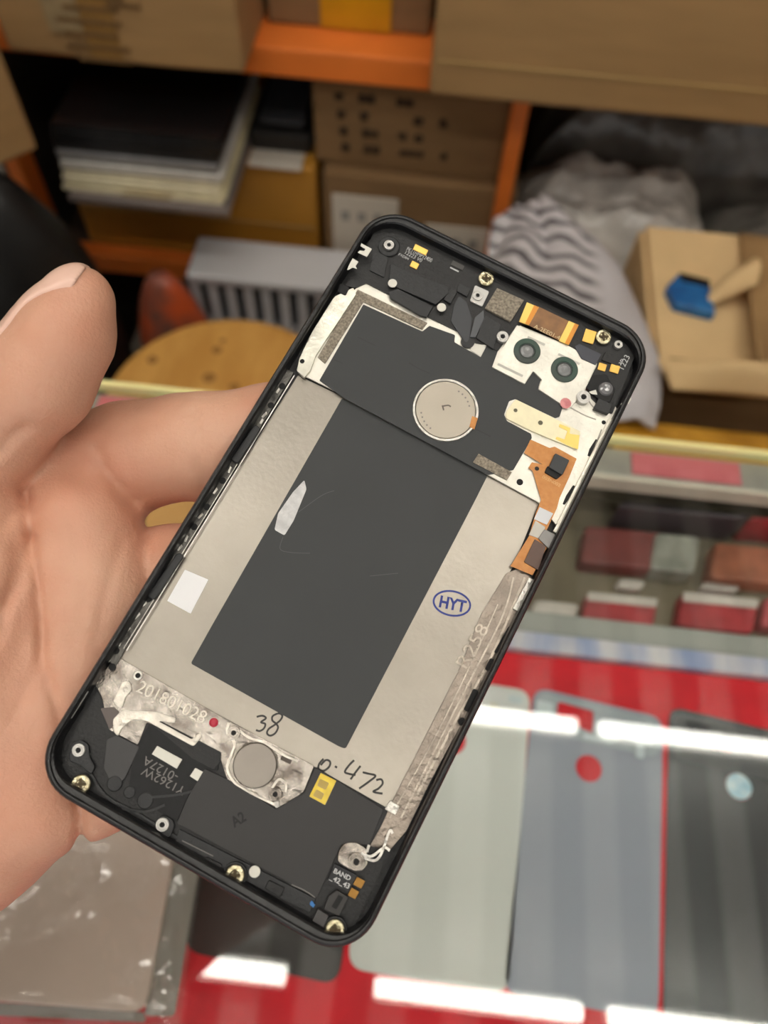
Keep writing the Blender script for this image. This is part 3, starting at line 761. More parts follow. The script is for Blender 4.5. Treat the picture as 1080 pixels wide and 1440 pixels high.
k_cream = mat('cream_plate', (232, 224, 190), .4, .2, var=.04, vscale=500)
k_pad = mat('white_pad', (224, 222, 212), .6)
k_hole = mat('deep_hole', (10, 10, 10), .7)
k_txt = mat('white_print', (196, 196, 196), .6)
k_txtg = mat('grey_print', (120, 117, 114), .6)
k_pen = mat('black_marker', (28, 26, 26), .5)
k_blue = mat('blue_stamp_ink', (44, 58, 136), .6)
k_red = mat('red_paint', (176, 24, 52), .35)
k_kap = mat('kapton_tape', (224, 198, 46), .25, rgb2=(208, 178, 38), vscale=400)
k_lens = mat('camera_gasket', (58, 64, 60), .45, rgb2=(34, 74, 58), vscale=90)
k_lensg = mat('lens_glass', (120, 122, 122), .2, spec=.8)
k_sens = mat('sensor_steel', (176, 168, 154), .42, .45, var=.03, vscale=100)

# ---- outer frame: profile swept round a rounded rectangle
def rr(inset, r, n=10):
    sx = inset if inset < 1.2 else 1.2 + (inset - 1.2) * .22
    r = max(r - inset * .8, .6); a0, a1, b0, b1 = sx, PW - sx, inset, PH - inset; out = []
    for cx, cy, st_ in ((a1 - r, b1 - r, 0), (a0 + r, b1 - r, 90), (a0 + r, b0 + r, 180), (a1 - r, b0 + r, 270)):
        for k in range(n + 1):
            a = R(st_ + 90 * k / n); out.append((cx + r * math.cos(a), cy + r * math.sin(a)))
    return out
prof = [(.55, -6.6), (.15, -6.0), (.0, -4.4), (.0, -1.5), (.12, -.6), (.45, -.1), (.85, 0), (1.15, -.12), (1.3, -.45), (1.45, -.55), (2.3, -.75), (2.6, -1.1), (2.75, -2.4), (2.8, -4.3), (2.8, -6.6)]
bm = bmesh.new(); loops = []
for s, w in prof: loops.append([bm.verts.new((a * K, b_ * K, w * K)) for a, b_ in rr(s, 9.2)])
for i in range(len(loops)):
    A, B = loops[i], loops[(i + 1) % len(loops)]; n = len(A)
    for k in range(n): bm.faces.new((A[k], A[(k + 1) % n], B[(k + 1) % n], B[k]))
fr_ = link_bm('outer_frame', bm, k_frame, phone, smooth=False)
bm = bmesh.new(); bm_poly(bm, [(a * K, b_ * K) for a, b_ in rr(.9, 9.2)], -.0072, -.00605); link_bm('display_panel', bm, mat('display_black', (12, 12, 13), .2), phone)
# chassis floor
bm = bmesh.new(); bm_poly(bm, [(a * K, b_ * K) for a, b_ in rr(2.2, 9.2)], -.0058, -.0046); link_bm('chassis', bm, k_plas, phone)
# ---- battery bay
WB = -4.2
tray = poly('battery_tray', [(419, 528), (484, 559), (686, 668), (760, 703), (752, 722), (722, 796), (680, 862), (646, 945), (546, 1137), (442, 1078), (322, 1013), (166, 930), (178, 905)], WB, .3, k_steel, .2)
poly('graphite_sheet', [(481, 560), (686, 668), (668, 704), (486, 1053), (477, 1050), (268, 933), (300, 876)], WB + .1, .1, k_graph, .5, .03)
o = poly('torn_foil', [(428, 675), (431, 688), (413, 732), (400, 753), (386, 745), (391, 722), (412, 692)], WB + .14, .05, mat('torn_foil', (206, 206, 206), .5, var=.12, vscale=500, bump=.6, bscale=700), .4); o['label'] = 'pale torn foil patch'
o = poly('sticker', [(260, 801), (293, 815), (268, 863), (235, 845)], WB + .1, .1, mat('sticker_white', (238, 238, 240), .5), .1); o['label'] = 'small white square sticker'
el = [(635.5 + 26 * math.cos(a) * math.cos(.2) - 17 * math.sin(a) * math.sin(.2), 848.5 + 26 * math.cos(a) * math.sin(.2) + 17 * math.sin(a) * math.cos(.2)) for a in np.linspace(0, 2 * math.pi, 28)]
stp = strokes('ink_stamp', [el], WB + .02, .42, k_blue, label='blue oval inspection stamp')
words('stamp_letters', 'HYT', (617, 853), (654, 861), WB + .02, k_blue, 1.15, .035, parent=stp)
strokes('handwriting', [[(361, 1008), (369, 1006.5), (374, 1010), (367, 1015.5), (373, 1018), (371, 1024.5), (365, 1028), (360, 1026.5)],
                        [(390, 1003.5), (383.5, 1007), (383, 1013), (388, 1017.5), (391, 1023), (387, 1031), (380, 1034.5), (375.5, 1031), (378, 1025), (386, 1019.5), (394, 1013), (397, 1007), (394, 1003.5), (390, 1003.5)]], WB + .02, .4, k_pen, label='black handwritten 38')
strokes('handwriting', [[(455, 1067), (449, 1074), (448, 1081), (455, 1084), (463, 1078), (464, 1071), (458, 1069), (451, 1076)], [(471, 1077.5), (474, 1079.5)],
                        [(498, 1069), (491, 1076), (485, 1085), (490, 1088), (500, 1090)], [(507, 1077), (500, 1086), (493, 1096)],
                        [(510, 1086), (518, 1088), (528, 1091), (519, 1099), (505, 1109)], [(529, 1097), (536, 1096), (538, 1102), (532, 1109), (525, 1113), (531, 1115), (538, 1116)]], WB + .02, .42, k_pen, label='black handwritten 0.472')
strokes('scratch_lines', [[(398, 755), (394, 772), (410, 777), (436, 778)], [(470, 690), (452, 697), (420, 720)], [(520, 810), (560, 806)]], WB + .1, .12, mat('faint_scratch', (78, 80, 80), .5), .01)
# ---- upper plate and film
WU = -3.3
up = poly('upper_plate', [(419, 524), (443, 486), (470, 440), (502, 404), (515, 398), (548, 415), (604, 446), (640, 460), (680, 486), (727, 456), (803, 487), (842, 512), (868, 578), (864, 600), (840, 652), (816, 700), (790, 748), (757, 706), (687, 668), (640, 640), (484, 556)], WU, .6, k_white, .2)
film = poly('graphite_film', [(449, 535), (511, 428), (594, 466), (604, 458), (640, 471), (639, 481), (654, 490), (676, 502), (685, 485), (700, 494), (692, 516), (738, 539), (747, 526), (749, 521), (756, 518), (763, 524), (762, 530), (757, 545), (780, 560), (791, 573), (787, 586), (781, 588), (725, 561), (716, 564), (709, 583), (713, 592), (747, 610), (748, 616), (722, 661), (686, 668), (484, 560)], WU + .12, .12, k_graph, .25, .03)
strokes('film_creases', [[(503, 474), (515, 480), (528, 486)], [(575, 510), (590, 519), (604, 525)], [(470, 506), (482, 511)], [(670, 604), (690, 614)]], WU + .12, .25, mat('crease_dark', (44, 46, 47), .6), .01)
o = poly('foam_pad', [(503, 407), (601, 454), (594, 463), (511, 424), (457, 511), (447, 502)], WU + .35, .35, k_foam, .1)
poly('foam_pad', [(673, 638), (720, 664), (713, 675), (665, 650)], WU + .35, .35, k_foam, .1)
poly('plate_tab', [(661, 492), (665, 484), (684, 485), (676, 502)], WU + .2, .1, k_pad, .1)
# fingerprint sensor
sr = disc('fingerprint_sensor', 626.5, 577, WU + .1, [(0, .45), (6.75, .45), (6.85, .35), (6.9, 0)], k_sens, n=56)
disc('sensor_rim', 626.5, 577, WU + .12, [(6.95, 0), (6.95, .42), (7.1, .5), (7.5, .45), (7.6, 0)], k_silver, sr, n=56)
strokes('pen_mark', [[(622, 570), (624, 577)], [(621.5, 571.5), (630, 570), (634, 572)]], WU + .56, .35, mat('pen_grey', (98, 92, 84), .6), .02, sr)
su, sv = ph(626.5, 577, WU + .55)
for a in list(range(30, 75, 11)) + list(range(205, 255, 11)):
    a2 = R(a + 10); bm = bmesh.new(); lathe(bm, [(0, (WU + .56) * K), (.22 * K, (WU + .56) * K), (0, (WU + .57) * K)], (su + 5.6 * math.cos(a2)) * K, (sv + 5.6 * math.sin(a2)) * K, 8); link_bm('vent_hole', bm, k_txtg, sr)
poly('sensor_flex', [(664, 585), (672, 588), (667, 604), (660, 600)], WU + .64, .1, k_flex, .1, parent=sr)
# ---- black upper moulding
WM = -3.0
poly('upper_moulding', [(486, 402), (505, 368), (528, 322), (548, 312), (700, 384), (892, 468), (893, 500), (870, 560), (861, 582), (846, 575), (832, 560), (826, 540), (840, 513), (803, 487), (745, 455), (727, 458), (700, 494), (684, 485), (668, 482), (648, 468), (604, 447), (548, 415), (515, 398), (500, 405)], WM, .9, k_plas, .3)
poly('earpiece_cover', [(549, 371), (556, 373), (566, 379), (630, 403), (631, 412), (613, 428), (558, 404), (547, 392)], WM + .9, .9, k_plas2, .2, .08)
poly('raised_block', [(546, 410), (560, 406), (609, 431), (600, 446), (590, 443), (549, 419)], WM + .7, .7, k_plas2, .2, .08)
poly('raised_block', [(634, 405), (643, 410), (634, 427), (624, 421)], WM + .7, .7, k_plas2, .15, .08)
poly('raised_block', [(646, 398), (662, 406), (657, 417), (642, 409)], WM + .5, .5, k_plas2, .15, .08)
poly('latch_bracket', [(682, 443), (705, 456), (694, 491), (670, 475)], WM + .5, .5, k_plas2, .2, .08)
poly('raised_block', [(525, 350), (546, 362), (540, 390), (520, 380)], WM + .3, .3, k_plas2, .2, .05)
poly('grey_tongue', [(645, 416), (656, 424), (664, 448), (660, 478), (655, 482), (634, 452), (638, 430)], WM + .3, .3, mat('grey_tongue', (58, 60, 64), .5), .5, .05)
poly('grey_tongue', [(668, 446), (680, 436), (681, 448), (669, 474), (661, 474)], WM + .6, .5, mat('grey_tongue_light', (84, 86, 90), .5), .2, .05)
disc('round_tab', 658, 480, WU + .5, [(0, 0), (1.6, 0), (1.6, -.4)], k_plas2)
poly('microphone_pad', [(637, 366), (653, 374), (650, 380), (634, 372)], WM + .2, .2, mat('mic_grey', (70, 68, 66), .5), .1)
strokes('silver_dash', [[(633, 376), (645, 382)]], WM + .02, .35, k_txt, .02)
for (x, y, s) in ((552, 398, 1.05), (621, 432, 1.05)): disc('water_indicator', x, y, WM + 1.0, [(0, 0), (s, 0), (s + .03, -.2)], k_pad)
words('print_text', 'PK11HMP12400', (571, 352), (606, 369), WM + .02, k_txt, 1.5)
words('print_text', '12223 V0', (569, 357), (592, 369), WM + .02, k_txt, 1.15)
words('print_text', 'FXD04', (560, 359), (574, 366), WM + .02, k_txt, 1.0)
def pad(x, y, l, wd, w, m=k_gold, ang=.46, name='contact_pad'):
    c_, s_ = math.cos(ang), math.sin(ang); q = [(x + a * c_ - b_ * s_, y + a * s_ + b_ * c_) for a, b_ in ((-l, -wd), (l, -wd), (l, wd), (-l, wd))]
    return poly(name, q, w, .25, m, .1, .04)
pad(591.5, 351, 10, 4, WM + .3); pad(583, 372.5, 5.5, 4.2, WM + .3)
pad(847, 516, 5.5, 5, WM + .3, ang=.3); pad(864.5, 518.5, 6.5, 5.5, WM + .3, ang=.3); pad(829, 473, 8, 9, WM + .4, ang=.3)
# posts and screws
def post(x, y, w, r=1.45, m=k_post, h=1.0):
    o = disc('standoff', x, y, w, [(r, -h), (r, -.05), (r - .08, 0), (r * .78, 0), (r * .72, -.08), (r * .62, -.08), (r * .58, 0), (r * .42, 0), (r * .40, -.6), (0, -.6)], m)
    disc('bore', x, y, w, [(0, -.08), (r * .34, -.08), (r * .34, -.3)], k_hole, o, 16)
    return o
def screw(x, y, w, r=1.85):
    o = disc('screw', x, y, w, [(r, -.7), (r, -.15), (r * .9, -.02), (r * .55, .05), (r * .45, -.1), (0, -.3)], k_brass)
    u, v = ph(x, y, w); bm = bmesh.new()
    for a in (.5, .5 + math.pi / 2):
        d = np.array([math.cos(a), math.sin(a)]) * r * .62; e_ = np.array([-d[1], d[0]]) * .22
        bm_poly(bm, [((u + p[0]) * K, (v + p[1]) * K) for p in (d + e_, -d + e_, -d - e_, d - e_)], (w - .1) * K, (w + .06) * K)
    link_bm('cross_recess', bm, mat('recess_dark', (70, 58, 36), .4, .5), o)
    return o
disc('post_cup', 547, 346, WM + .5, [(2.6, -.5), (2.6, -.1), (2.4, 0), (1.6, 0), (1.6, -.3)], k_plas2)
poly('post_plate', [(668, 401), (688, 410), (678, 431), (661, 423)], WM + .5, .4, mat('post_plate', (190, 188, 184), .4, .4), .4)
for (x, y, r) in ((547, 344, 1.25), (672, 415, 1.25), (707, 473, 1.4), (870, 484, 1.0), (821, 558, 1.6)): post(x, y, WM + .9, r)
for (x, y) in ((684, 391), (849, 473)): screw(x, y, WM + .9)
poly('foam_pad', [(699, 405), (737, 422), (718, 452), (682, 433)], WM + .6, .6, k_foam, .1)
# ---- camera bracket
WC = -2.7
cb = poly('camera_bracket', [(727, 457), (803, 488), (840, 511), (823, 549), (803, 573), (792, 570), (757, 547), (762, 534), (750, 522), (738, 540), (692, 516), (695, 508)], WC, .6, k_white, .2, .1)
for (x, y) in ((741, 494), (793.5, 520)):
    ln_ = disc('camera_lens', x, y, WC, [(3.15, 0), (3.15, .25), (3.0, .35), (2.0, .3), (1.75, .05), (0, .05)], k_lens, cb, 40)
    disc('lens_glass', x, y, WC + .12, [(1.62, 0), (1.5, .15), (.9, .3), (0, .36)], k_lensg, ln_, 32)
    disc('lens_ring', x, y, WC + .12, [(1.62, 0), (1.62, .18), (1.85, .2), (1.9, 0)], mat('lens_ring_dark', (36, 46, 42), .35), ln_, 32)
strokes('bracket_scuffs', [[(742, 474), (766, 485)], [(785, 498), (815, 512)], [(700, 512), (735, 529)]], WC, .6, mat('scuff_grey', (178, 176, 168), .5, .3), .02, cb)
fx = poly('camera_flex_cable', [(757, 431), (801, 452), (789, 480), (743, 457)], WC + .25, .15, k_flexd, .1)
for q in ([(741, 425), (758, 432), (744, 457), (730, 452)], [(800, 451), (814, 457), (800, 485), (786, 479)]):
    g_ = poly('gold_stiffener', q, WC + .5, .3, mat('gold_light', (240, 200, 104), .3, .35), .1, .04, fx)
    poly('orange_edge', [tuple(np.array(q[1]) * .6 + np.array(q[0]) * .4), q[1], q[2], tuple(np.array(q[2]) * .6 + np.array(q[3]) * .4)], WC + .54, .04, mat('orange_gloss', (224, 146, 40), .3), .05, .0, g_)
words('print_text', 'A-2EE01-4', (750, 461), (786, 478), WC + .27, mat('tan_print', (220, 196, 150), .6), 1., parent=fx)
poly('grey_connector', [(808, 487), (815, 483), (846, 498), (838, 513), (818, 504)], WC + .3, .8, mat('connector_grey', (58, 60, 70), .45), .2, .08)
poly('sensor_block', [(852, 494), (874, 503), (868, 514), (846, 506)], WM + .4, .6, k_plas, .2, .08)
for i, (s, a, b_) in enumerate((('1223', (877, 520), (886, 502)), ('36', (873, 514), (877, 506)), ('50', (866, 511), (870, 503)))): words('print_text', s, a, b_, WM + .03, k_txt, .9)
fl = poly('flash_module', [(834, 527), (852, 526), (866, 548), (858, 566), (844, 563), (824, 545)], WM + .8, .9, k_gloss, .4, .1)
disc('flash_lens', 852, 547, WM + .8, [(1.7, 0), (1.5, .5), (.8, .9), (0, 1.0)], mat('flash_clear', (120, 120, 122), .12, spec=.9), fl, 24)
poly('white_fleck', [(828, 551), (838, 548), (840, 555), (832, 554)], WM + .85, .1, k_pad, .1)
poly('corner_block', [(842, 560), (861, 568), (856, 582), (835, 574)], WM + 1., 1.2, k_plas2, .2, .08)
disc('red_smudge', 795.5, 567, WC + .02, [(0, .02), (1.3, .02), (1.3, 0)], mat('pink_smudge', (222, 150, 150), .6, rgb2=(200, 120, 124), vscale=700), n=14)
# cream contact plate with gold contact
cp = poly('contact_plate', [(725, 561), (783, 590), (817, 607), (810, 632), (748, 606), (711, 588), (712, 578)], WU + .5, .5, k_cream, .6, .1)
for (x, y, r) in ((725, 577, .45), (760, 594.5, .55)): disc('rivet_hole', x, y, WU + .51, [(0, .02), (r, .02), (r, 0)], mat('rivet_dark', (90, 86, 62), .5), cp, 16)
poly('gold_spring', [(787, 596), (802, 602), (801, 610), (815, 612), (813, 632), (798, 626), (781, 617), (783, 614), (794, 618), (798, 606), (786, 600)], WU + .6, .1, mat('gold_pale', (238, 206, 112), .35, .3), .2, .0, cp)
for (x, y, r) in ((731, 678, .75), (849, 594, .5), (848, 617, .4), (817, 672, .35)): disc('screw_hole', x, y, WU + .01, [(0, .02), (r, .02), (r, 0)], k_hole, n=18)
for q in ([(838, 617), (841, 620), (836, 634), (829, 642), (826, 641), (829, 631)], [(806, 682), (809, 684), (803, 698), (794, 710), (791, 709), (796, 697)]): poly('slot', q, WU + .03, .03, k_hole, .2)
strokes('plate_seam', [[(800, 572), (822, 584), (838, 590)], [(846, 604), (828, 648), (808, 688), (790, 724)], [(823, 552), (832, 570), (848, 582)], [(770, 668), (762, 690)]], WU, .3, mat('seam_grey', (150, 146, 136), .5, .3), .03)
poly('wall_strip', [(857, 588), (866, 592), (786, 752), (778, 747)], WU + .9, .9, mat('strip_metal', (222, 218, 204), .3, .7, bump=.3, bscale=500), .1, .1)
# button flex
bf = poly('button_flex_cable', [(746, 618), (773, 630), (780, 628), (811, 645), (800, 672), (787, 700), (783, 715), (769, 745), (770, 768), (749, 809), (718, 796), (744, 754), (754, 720), (761, 703), (749, 662), (743, 658), (748, 650), (763, 653), (737, 637)], WU + .45, .12, k_flex, .15)
disc('hole', 755, 659, WU + .46, [(0, .02), (.5, .02), (.5, 0)], k_hole, bf, 16)
ch = poly('sensor_chip', [(781, 637), (801, 647), (791, 668), (772, 657)], WU + 1.5, 1.1, mat('chip_black', (52, 54, 56), .5), .3, .12, bf)
poly('chip_base', [(770, 655), (791, 667), (783, 674), (766, 664)], WU + .9, .5, k_gloss, .3, .1, bf)
words('print_text', '003N002', (762, 672), (787, 685), WU + .47, mat('flex_print', (222, 180, 120), .6), .9, parent=bf)
poly('sticker', [(759, 713), (778, 722), (769, 738), (751, 730)], WU + .55, .08, mat('label_greywhite', (214, 216, 220), .5), .05, parent=bf)
poly('stiffener', [(753, 732), (767, 741), (760, 758), (744, 752)], WU + .6, .2, mat('stiff_grey', (176, 172, 164), .4, .4), .1, .05, bf)
poly('folded_tab', [(752, 758), (768, 768), (757, 802), (737, 790)], WU + .75, .25, mat('brown_tab', (92, 66, 54), .4), .2, .06, bf)
poly('side_button', [(766, 744), (784, 753), (772, 772), (757, 757)], WU + .9, .9, mat('button_metal', (120, 118, 116), .35, .6), .2, .1)
# ---- side channel on the right, machined
cn = poly('side_channel', [(742, 806), (727, 800), (712, 806), (678, 862), (645, 944), (552, 1127), (536, 1162), (520, 1190), (548, 1196), (572, 1168), (606, 1097), (650, 1016), (724, 866), (748, 812)], WB + .5, .7, k_chan, .3, .08)
strokes('ridge', [[(722, 812), (706, 868), (655, 968), (564, 1150)]], WB + .5, .35, k_ridge, .2, cn)
strokes('ridge', [[(738, 812), (690, 925), (640, 1015), (585, 1120)]], WB + .5, .5, k_ridge, .2, cn)
strokes('ridge', [[(700, 850), (664, 930), (610, 1040), (548, 1150)]], WB + .5, .25, k_ridge, .15, cn)
poly('bright_strip', [(744, 812), (751, 815), (729, 860), (721, 856)], WB + 1.1, .6, k_silver, .2, .1, cn)
words('embossed_text', 'R258', (656, 941), (688, 884), WB + .52, k_ridge, .8, parent=cn, t=.12)
poly('bright_clip', [(549, 1126), (562, 1134), (556, 1146), (541, 1138)], WB + .9, .4, k_silver, .2, .05, cn)
for q in ([(690, 925), (697, 928), (688, 944), (682, 941)], [(666, 968), (674, 972), (660, 1002), (652, 998)], [(716, 880), (722, 883), (700, 920), (695, 917)]): poly('side_pocket', q, WB + 1.2, .5, k_hole, .4, .0)
disc('side_hole', 650, 1015, WB + 1.2, [(0, .02), (.8, .02), (.8, -.3)], k_hole, n=18)
# ---- left rail
poly('rail_casting', [(470, 417), (497, 404), (501, 414), (444, 500), (437, 520), (428, 531), (417, 521), (421, 503), (440, 465)], WU + .8, 1., mat('rail_cast', (206, 204, 192), .3, .8, var=.2, vscale=120, bump=.5, bscale=300), .4, .1)
disc('screw_hole', 425, 508, WU + .82, [(0, .02), (.55, .02), (.55, 0)], k_hole, n=14)
rl = poly('side_rail', [(413, 524), (398, 516), (150, 926), (162, 938), (176, 912)], WB + .8, .9, mat('gunmetal_rail', (92, 90, 86), .35, .6, var=.3, vscale=260, bump=.5, bscale=500), .2, .05)
strokes('bright_lip', [[(414, 528), (178, 915)]], WB + .9, .22, k_silver, .1, rl)
strokes('bright_lip', [[(352, 623), (174, 912)]], WB + .85, .16, k_silver, .1, rl)
for q in ([(358, 596), (367, 602), (334, 652), (324, 646)], [(250, 776), (259, 781), (217, 844), (206, 838)]): poly('rubber_pad', q, WB + 1.7, .9, k_plas2, .7, .2, rl)
for (x, y) in ((397, 543), (381, 570), (313, 676), (291, 713), (273, 741), (209, 842), (163, 915), (158, 938)): disc('pocket_hole', x, y, WB + .86, [(0, .03), (.75, .03), (.75, 0)], k_hole, rl, 16)
for (x, y, l) in ((391, 549, 4), (372, 583, 5), (368, 592, 4), (323, 660, 5), (303, 690, 5), (282, 725, 5), (262, 757, 5), (253, 770, 5), (202, 850, 6), (193, 866, 6), (180, 885, 5), (168, 905, 4), (152, 930, 4)):
    ang = -1.02 + rnd.uniform(-.3, .3); c_, s_ = math.cos(ang), math.sin(ang)
    q = [(x + a * c_ - b_ * s_, y + a * s_ + b_ * c_) for a, b_ in ((-l, -1.6), (l, -1.2), (l * .7, 1.8), (-l, 1.4))]
    poly('silver_tab', q, WB + 1.0, .2, k_silver, .1, .04, rl)
# adhesive remains on the lip
for q in ([(508, 342), (523, 350), (516, 361), (503, 355), (506, 352), (512, 353), (514, 350), (507, 346)], [(496, 363), (504, 368), (500, 374), (502, 378), (496, 376), (488, 380), (491, 372)], [(885, 556), (888, 561), (884, 568), (880, 566), (875, 575), (873, 568), (879, 563)]): poly('adhesive_scrap', q, -.6, .15, k_pad, .1)
poly('black_plug', [(478, 398), (492, 404), (486, 416), (474, 410)], WM + .6, .8, k_gloss, .4, .1)
# ---- bottom casting
WK = -3.7
ca = poly('bottom_casting', [(166, 924), (322, 1014), (442, 1077), (427, 1114), (398, 1132), (388, 1136), (319, 1096), (309, 1064), (206, 1016), (194, 1048), (153, 1026), (143, 980), (131, 957)], WK, .9, k_cast, .5, .08)
words('embossed_text', '201801028', (191, 972), (285, 1018), WK + .02, mat('emboss_metal', (196, 190, 178), .4, .7), 1.05, parent=ca, t=.12)
poly('cast_ridge', [(158, 1012), (172, 998), (190, 1000), (222, 1001), (248, 1010), (246, 1017), (222, 1014), (270, 1040), (280, 1030), (284, 1036), (272, 1050), (206, 1014), (186, 1012), (172, 1022), (166, 1036), (160, 1030)], WK + .35, .35, mat('cast_light', (200, 194, 184), .3, .85, var=.2, vscale=300, bump=.45, bscale=500), .6, .1, ca)
poly('cast_ridge', [(158, 986), (172, 958), (182, 958), (186, 970), (176, 980), (172, 996), (164, 994)], WK + .3, .3, MATS['cast_light'], .8, .1, ca)
poly('brown_pad', [(141, 996), (160, 994), (172, 1006), (154, 1026)], WK + .2, .2, mat('brown_pad', (96, 86, 82), .45), .4, .05, ca)
disc('screw_hole', 194, 950, WK + .05, [(.55, .05), (.9, .1), (1.0, 0)], k_silver, ca, 18); disc('bore', 194, 950, WK + .06, [(0, 0), (.6, 0)], k_hole, ca, 14)
disc('red_dot', 300.5, 1016, WK + .02, [(0, .3), (.5, .28), (.9, .1), (.95, 0)], k_red, n=18)
vm = disc('vibration_motor', 359, 1076, WK + .3, [(4.5, -.3), (4.5, .5), (4.3, .7), (0, .75)], mat('motor_steel', (128, 122, 115), .36, .95, var=.05, vscale=100), n=48)
strokes('bracket_rib', [[(322, 1016), (320, 1030), (330, 1045), (326, 1060), (320, 1080), (330, 1100), (352, 1114), (388, 1132)], [(330, 1022), (352, 1038), (372, 1044), (400, 1062), (420, 1070)], [(383, 1108), (392, 1096), (402, 1102), (402, 1114)]], WK, .45, MATS['cast_light'], .4, ca)
poly('gap', [(397, 1060), (411, 1068), (408, 1075), (394, 1068)], WK + .05, .05, mat('gap_brown', (74, 64, 56), .5), .1, .0, ca)
post(328.5, 1030.5, WK + .7, 1.35, k_cast); post(387, 1117, WK + .7, 1.3, k_cast)
poly('silver_nub', [(384, 1128), (392, 1126), (394, 1134), (388, 1137)], WK + .4, .4, k_silver, .3, .08)
# ---- bottom plastics
WP = -3.6
poly('lower_moulding', [(131, 958), (143, 982), (153, 1026), (194, 1048), (206, 1016), (309, 1064), (320, 1096), (388, 1136), (427, 1114), (442, 1078), (546, 1138), (536, 1162), (522, 1190), (548, 1198), (500, 1300), (466, 1318), (440, 1308), (130, 1136), (90, 1108), (86, 1080)], WP - .3, .8, k_plas, .3)
sh = poly('antenna_sheet', [(288, 1081), (319, 1096), (388, 1138), (399, 1132), (428, 1115), (443, 1079), (539, 1138), (519, 1188), (480, 1187), (446, 1262), (249, 1158), (264, 1122)], WP + .3, .6, mat('antenna_film', (50, 49, 49), .5, spec=.4), .25, .05)
words('marker_text', 'A2', (329, 1164), (347, 1153), WP + .32, mat('marker_black', (8, 8, 9), .6), 1.2, .03, parent=sh)
yt = poly('yellow_tape', [(451, 1087), (473, 1098), (457, 1132), (435, 1120)], WP + .4, .1, k_kap, .1)
for q in ([(450, 1095), (463, 1101), (458, 1111), (446, 1105)], [(445, 1110), (456, 1116), (452, 1125), (440, 1119)]): poly('tape_window', q, WP + .42, .02, mat('tape_window', (176, 150, 60), .3), .3, parent=yt)
poly('speaker_gloss', [(210, 1018), (309, 1064), (306, 1084), (288, 1082), (262, 1124), (248, 1156), (180, 1116), (188, 1056)], WP, .3, k_gloss, .4)
poly('tape_patch', [(150, 1040), (164, 1034), (196, 1050), (176, 1094), (160, 1108), (146, 1080)], WP + .1, .3, mat('tape_black', (46, 45, 46), .4), .5, .05)
poly('mid_step', [(208, 1014), (222, 1012), (311, 1058), (310, 1072), (300, 1082), (270, 1066)], WP + .15, .2, k_plas, .3, .05)
poly('white_pad', [(221, 1049), (256, 1068), (248.5, 1081), (213.5, 1060.5)], WP + .25, .2, k_pad, .05); poly('white_pad', [(274.5, 1080), (287, 1086.5), (279.5, 1099.5), (267, 1091.5)], WP + .25, .2, k_pad, .05)
words('print_text', '-0127A', (252, 1089), (205, 1063), WP + .02, k_txtg, .9); words('print_text', 'Y1262W', (262, 1108), (203, 1078), WP + .02, k_txtg, .9)
for (x, y, r) in ((161, 1102, 1.5), (204, 1126, 1.6), (182, 1114, 1.2)): disc('plastic_boss', x, y, WP + .1, [(r, -.3), (r, 0), (r - .15, .1), (0, .1)], k_plas2, n=24)
strokes('moulded_rib', [[(212, 1121), (245, 1118), (275, 1112)], [(172, 1137), (205, 1141), (232, 1132)], [(128, 1088), (150, 1120), (190, 1142), (250, 1178)]], WP + .02, .5, k_plas2, .2)
for q in ([(96, 1070), (100, 1046), (112, 1040), (124, 1046), (126, 1066), (134, 1078), (128, 1090), (112, 1076)], [(218, 1160), (226, 1146), (240, 1150), (246, 1160), (240, 1176), (232, 1180)]): poly('post_boss', q, WP + .6, .8, k_plas2, .8, .15)
post(110, 1055, WP + 1.0, 1.3); post(228, 1160, WP + 1.0, 1.3)
screw(113, 1103, WP + 1.6); screw(330, 1231, WP + 1.6); screw(471, 1308, WP + 1.6)
disc('post_cup', 330, 1231, WP + 1.2, [(2.4, -1.2), (2.4, -.1), (2.2, 0), (1.9, -.1)], k_plas2); disc('post_cup', 471, 1308, WP + 1.2, [(2.4, -1.2), (2.4, -.1), (2.2, 0), (1.9, -.1)], k_plas2)
disc('water_indicator', 358, 1226, WP + .9, [(0, 0), (1.1, 0), (1.13, -.3)], k_pad)
poly('speaker_box', [(252, 1166), (318, 1200), (330, 1206), (346, 1214), (444, 1264), (436, 1284), (380, 1256), (345, 1238), (315, 1226), (244, 1190)], WP + .3, .6, k_plas2, .3, .08)
strokes('box_seam', [[(410, 1244), (428, 1252), (443, 1262)], [(256, 1182), (300, 1204)]], WP + .31, .2, k_txtg, .02)
poly('port_block', [(290, 1205), (312, 1216), (306, 1228), (284, 1216)], WP + .8, .6, k_plas, .2, .1); poly('port_block', [(378, 1238), (400, 1249), (394, 1262), (372, 1250)], WP + .8, .6, k_plas, .2, .1)
strokes('blue_fleck', [[(440, 1268), (438, 1271), (442, 1274)]], WP + .5, .6, mat('blue_fleck', (50, 120, 190), .4), .1)
bd = poly('board_label', [(471, 1215), (502, 1231), (490, 1254), (460, 1240)], WP + .5, .6, mat('board_black', (24, 24, 28), .5), .1)
words('print_text', 'BAND', (468.5, 1227), (491.5, 1238.5), WP + .53, k_txt, .95, .02, parent=bd); words('print_text', '_42_43', (463, 1236), (490, 1250), WP + .53, k_txt, .95, .02, parent=bd)
pad(505, 1241.5, 6.5, 6, WP + .7, mat('pad_amber', (150, 108, 40), .35, .4), .5); pad(497, 1256.5, 6, 6, WP + .7, MATS['pad_amber'], .5)
cnr = poly('connector', [(474, 1252), (490, 1262), (477, 1289), (455, 1279), (462, 1260)], WP + .9, .9, mat('connector_dark', (44, 42, 41), .45), .3, .12)
poly('connector_slot', [(476, 1258), (483, 1262), (473, 1279), (466, 1275)], WP + .93, .03, k_hole, .1, .0, cnr)
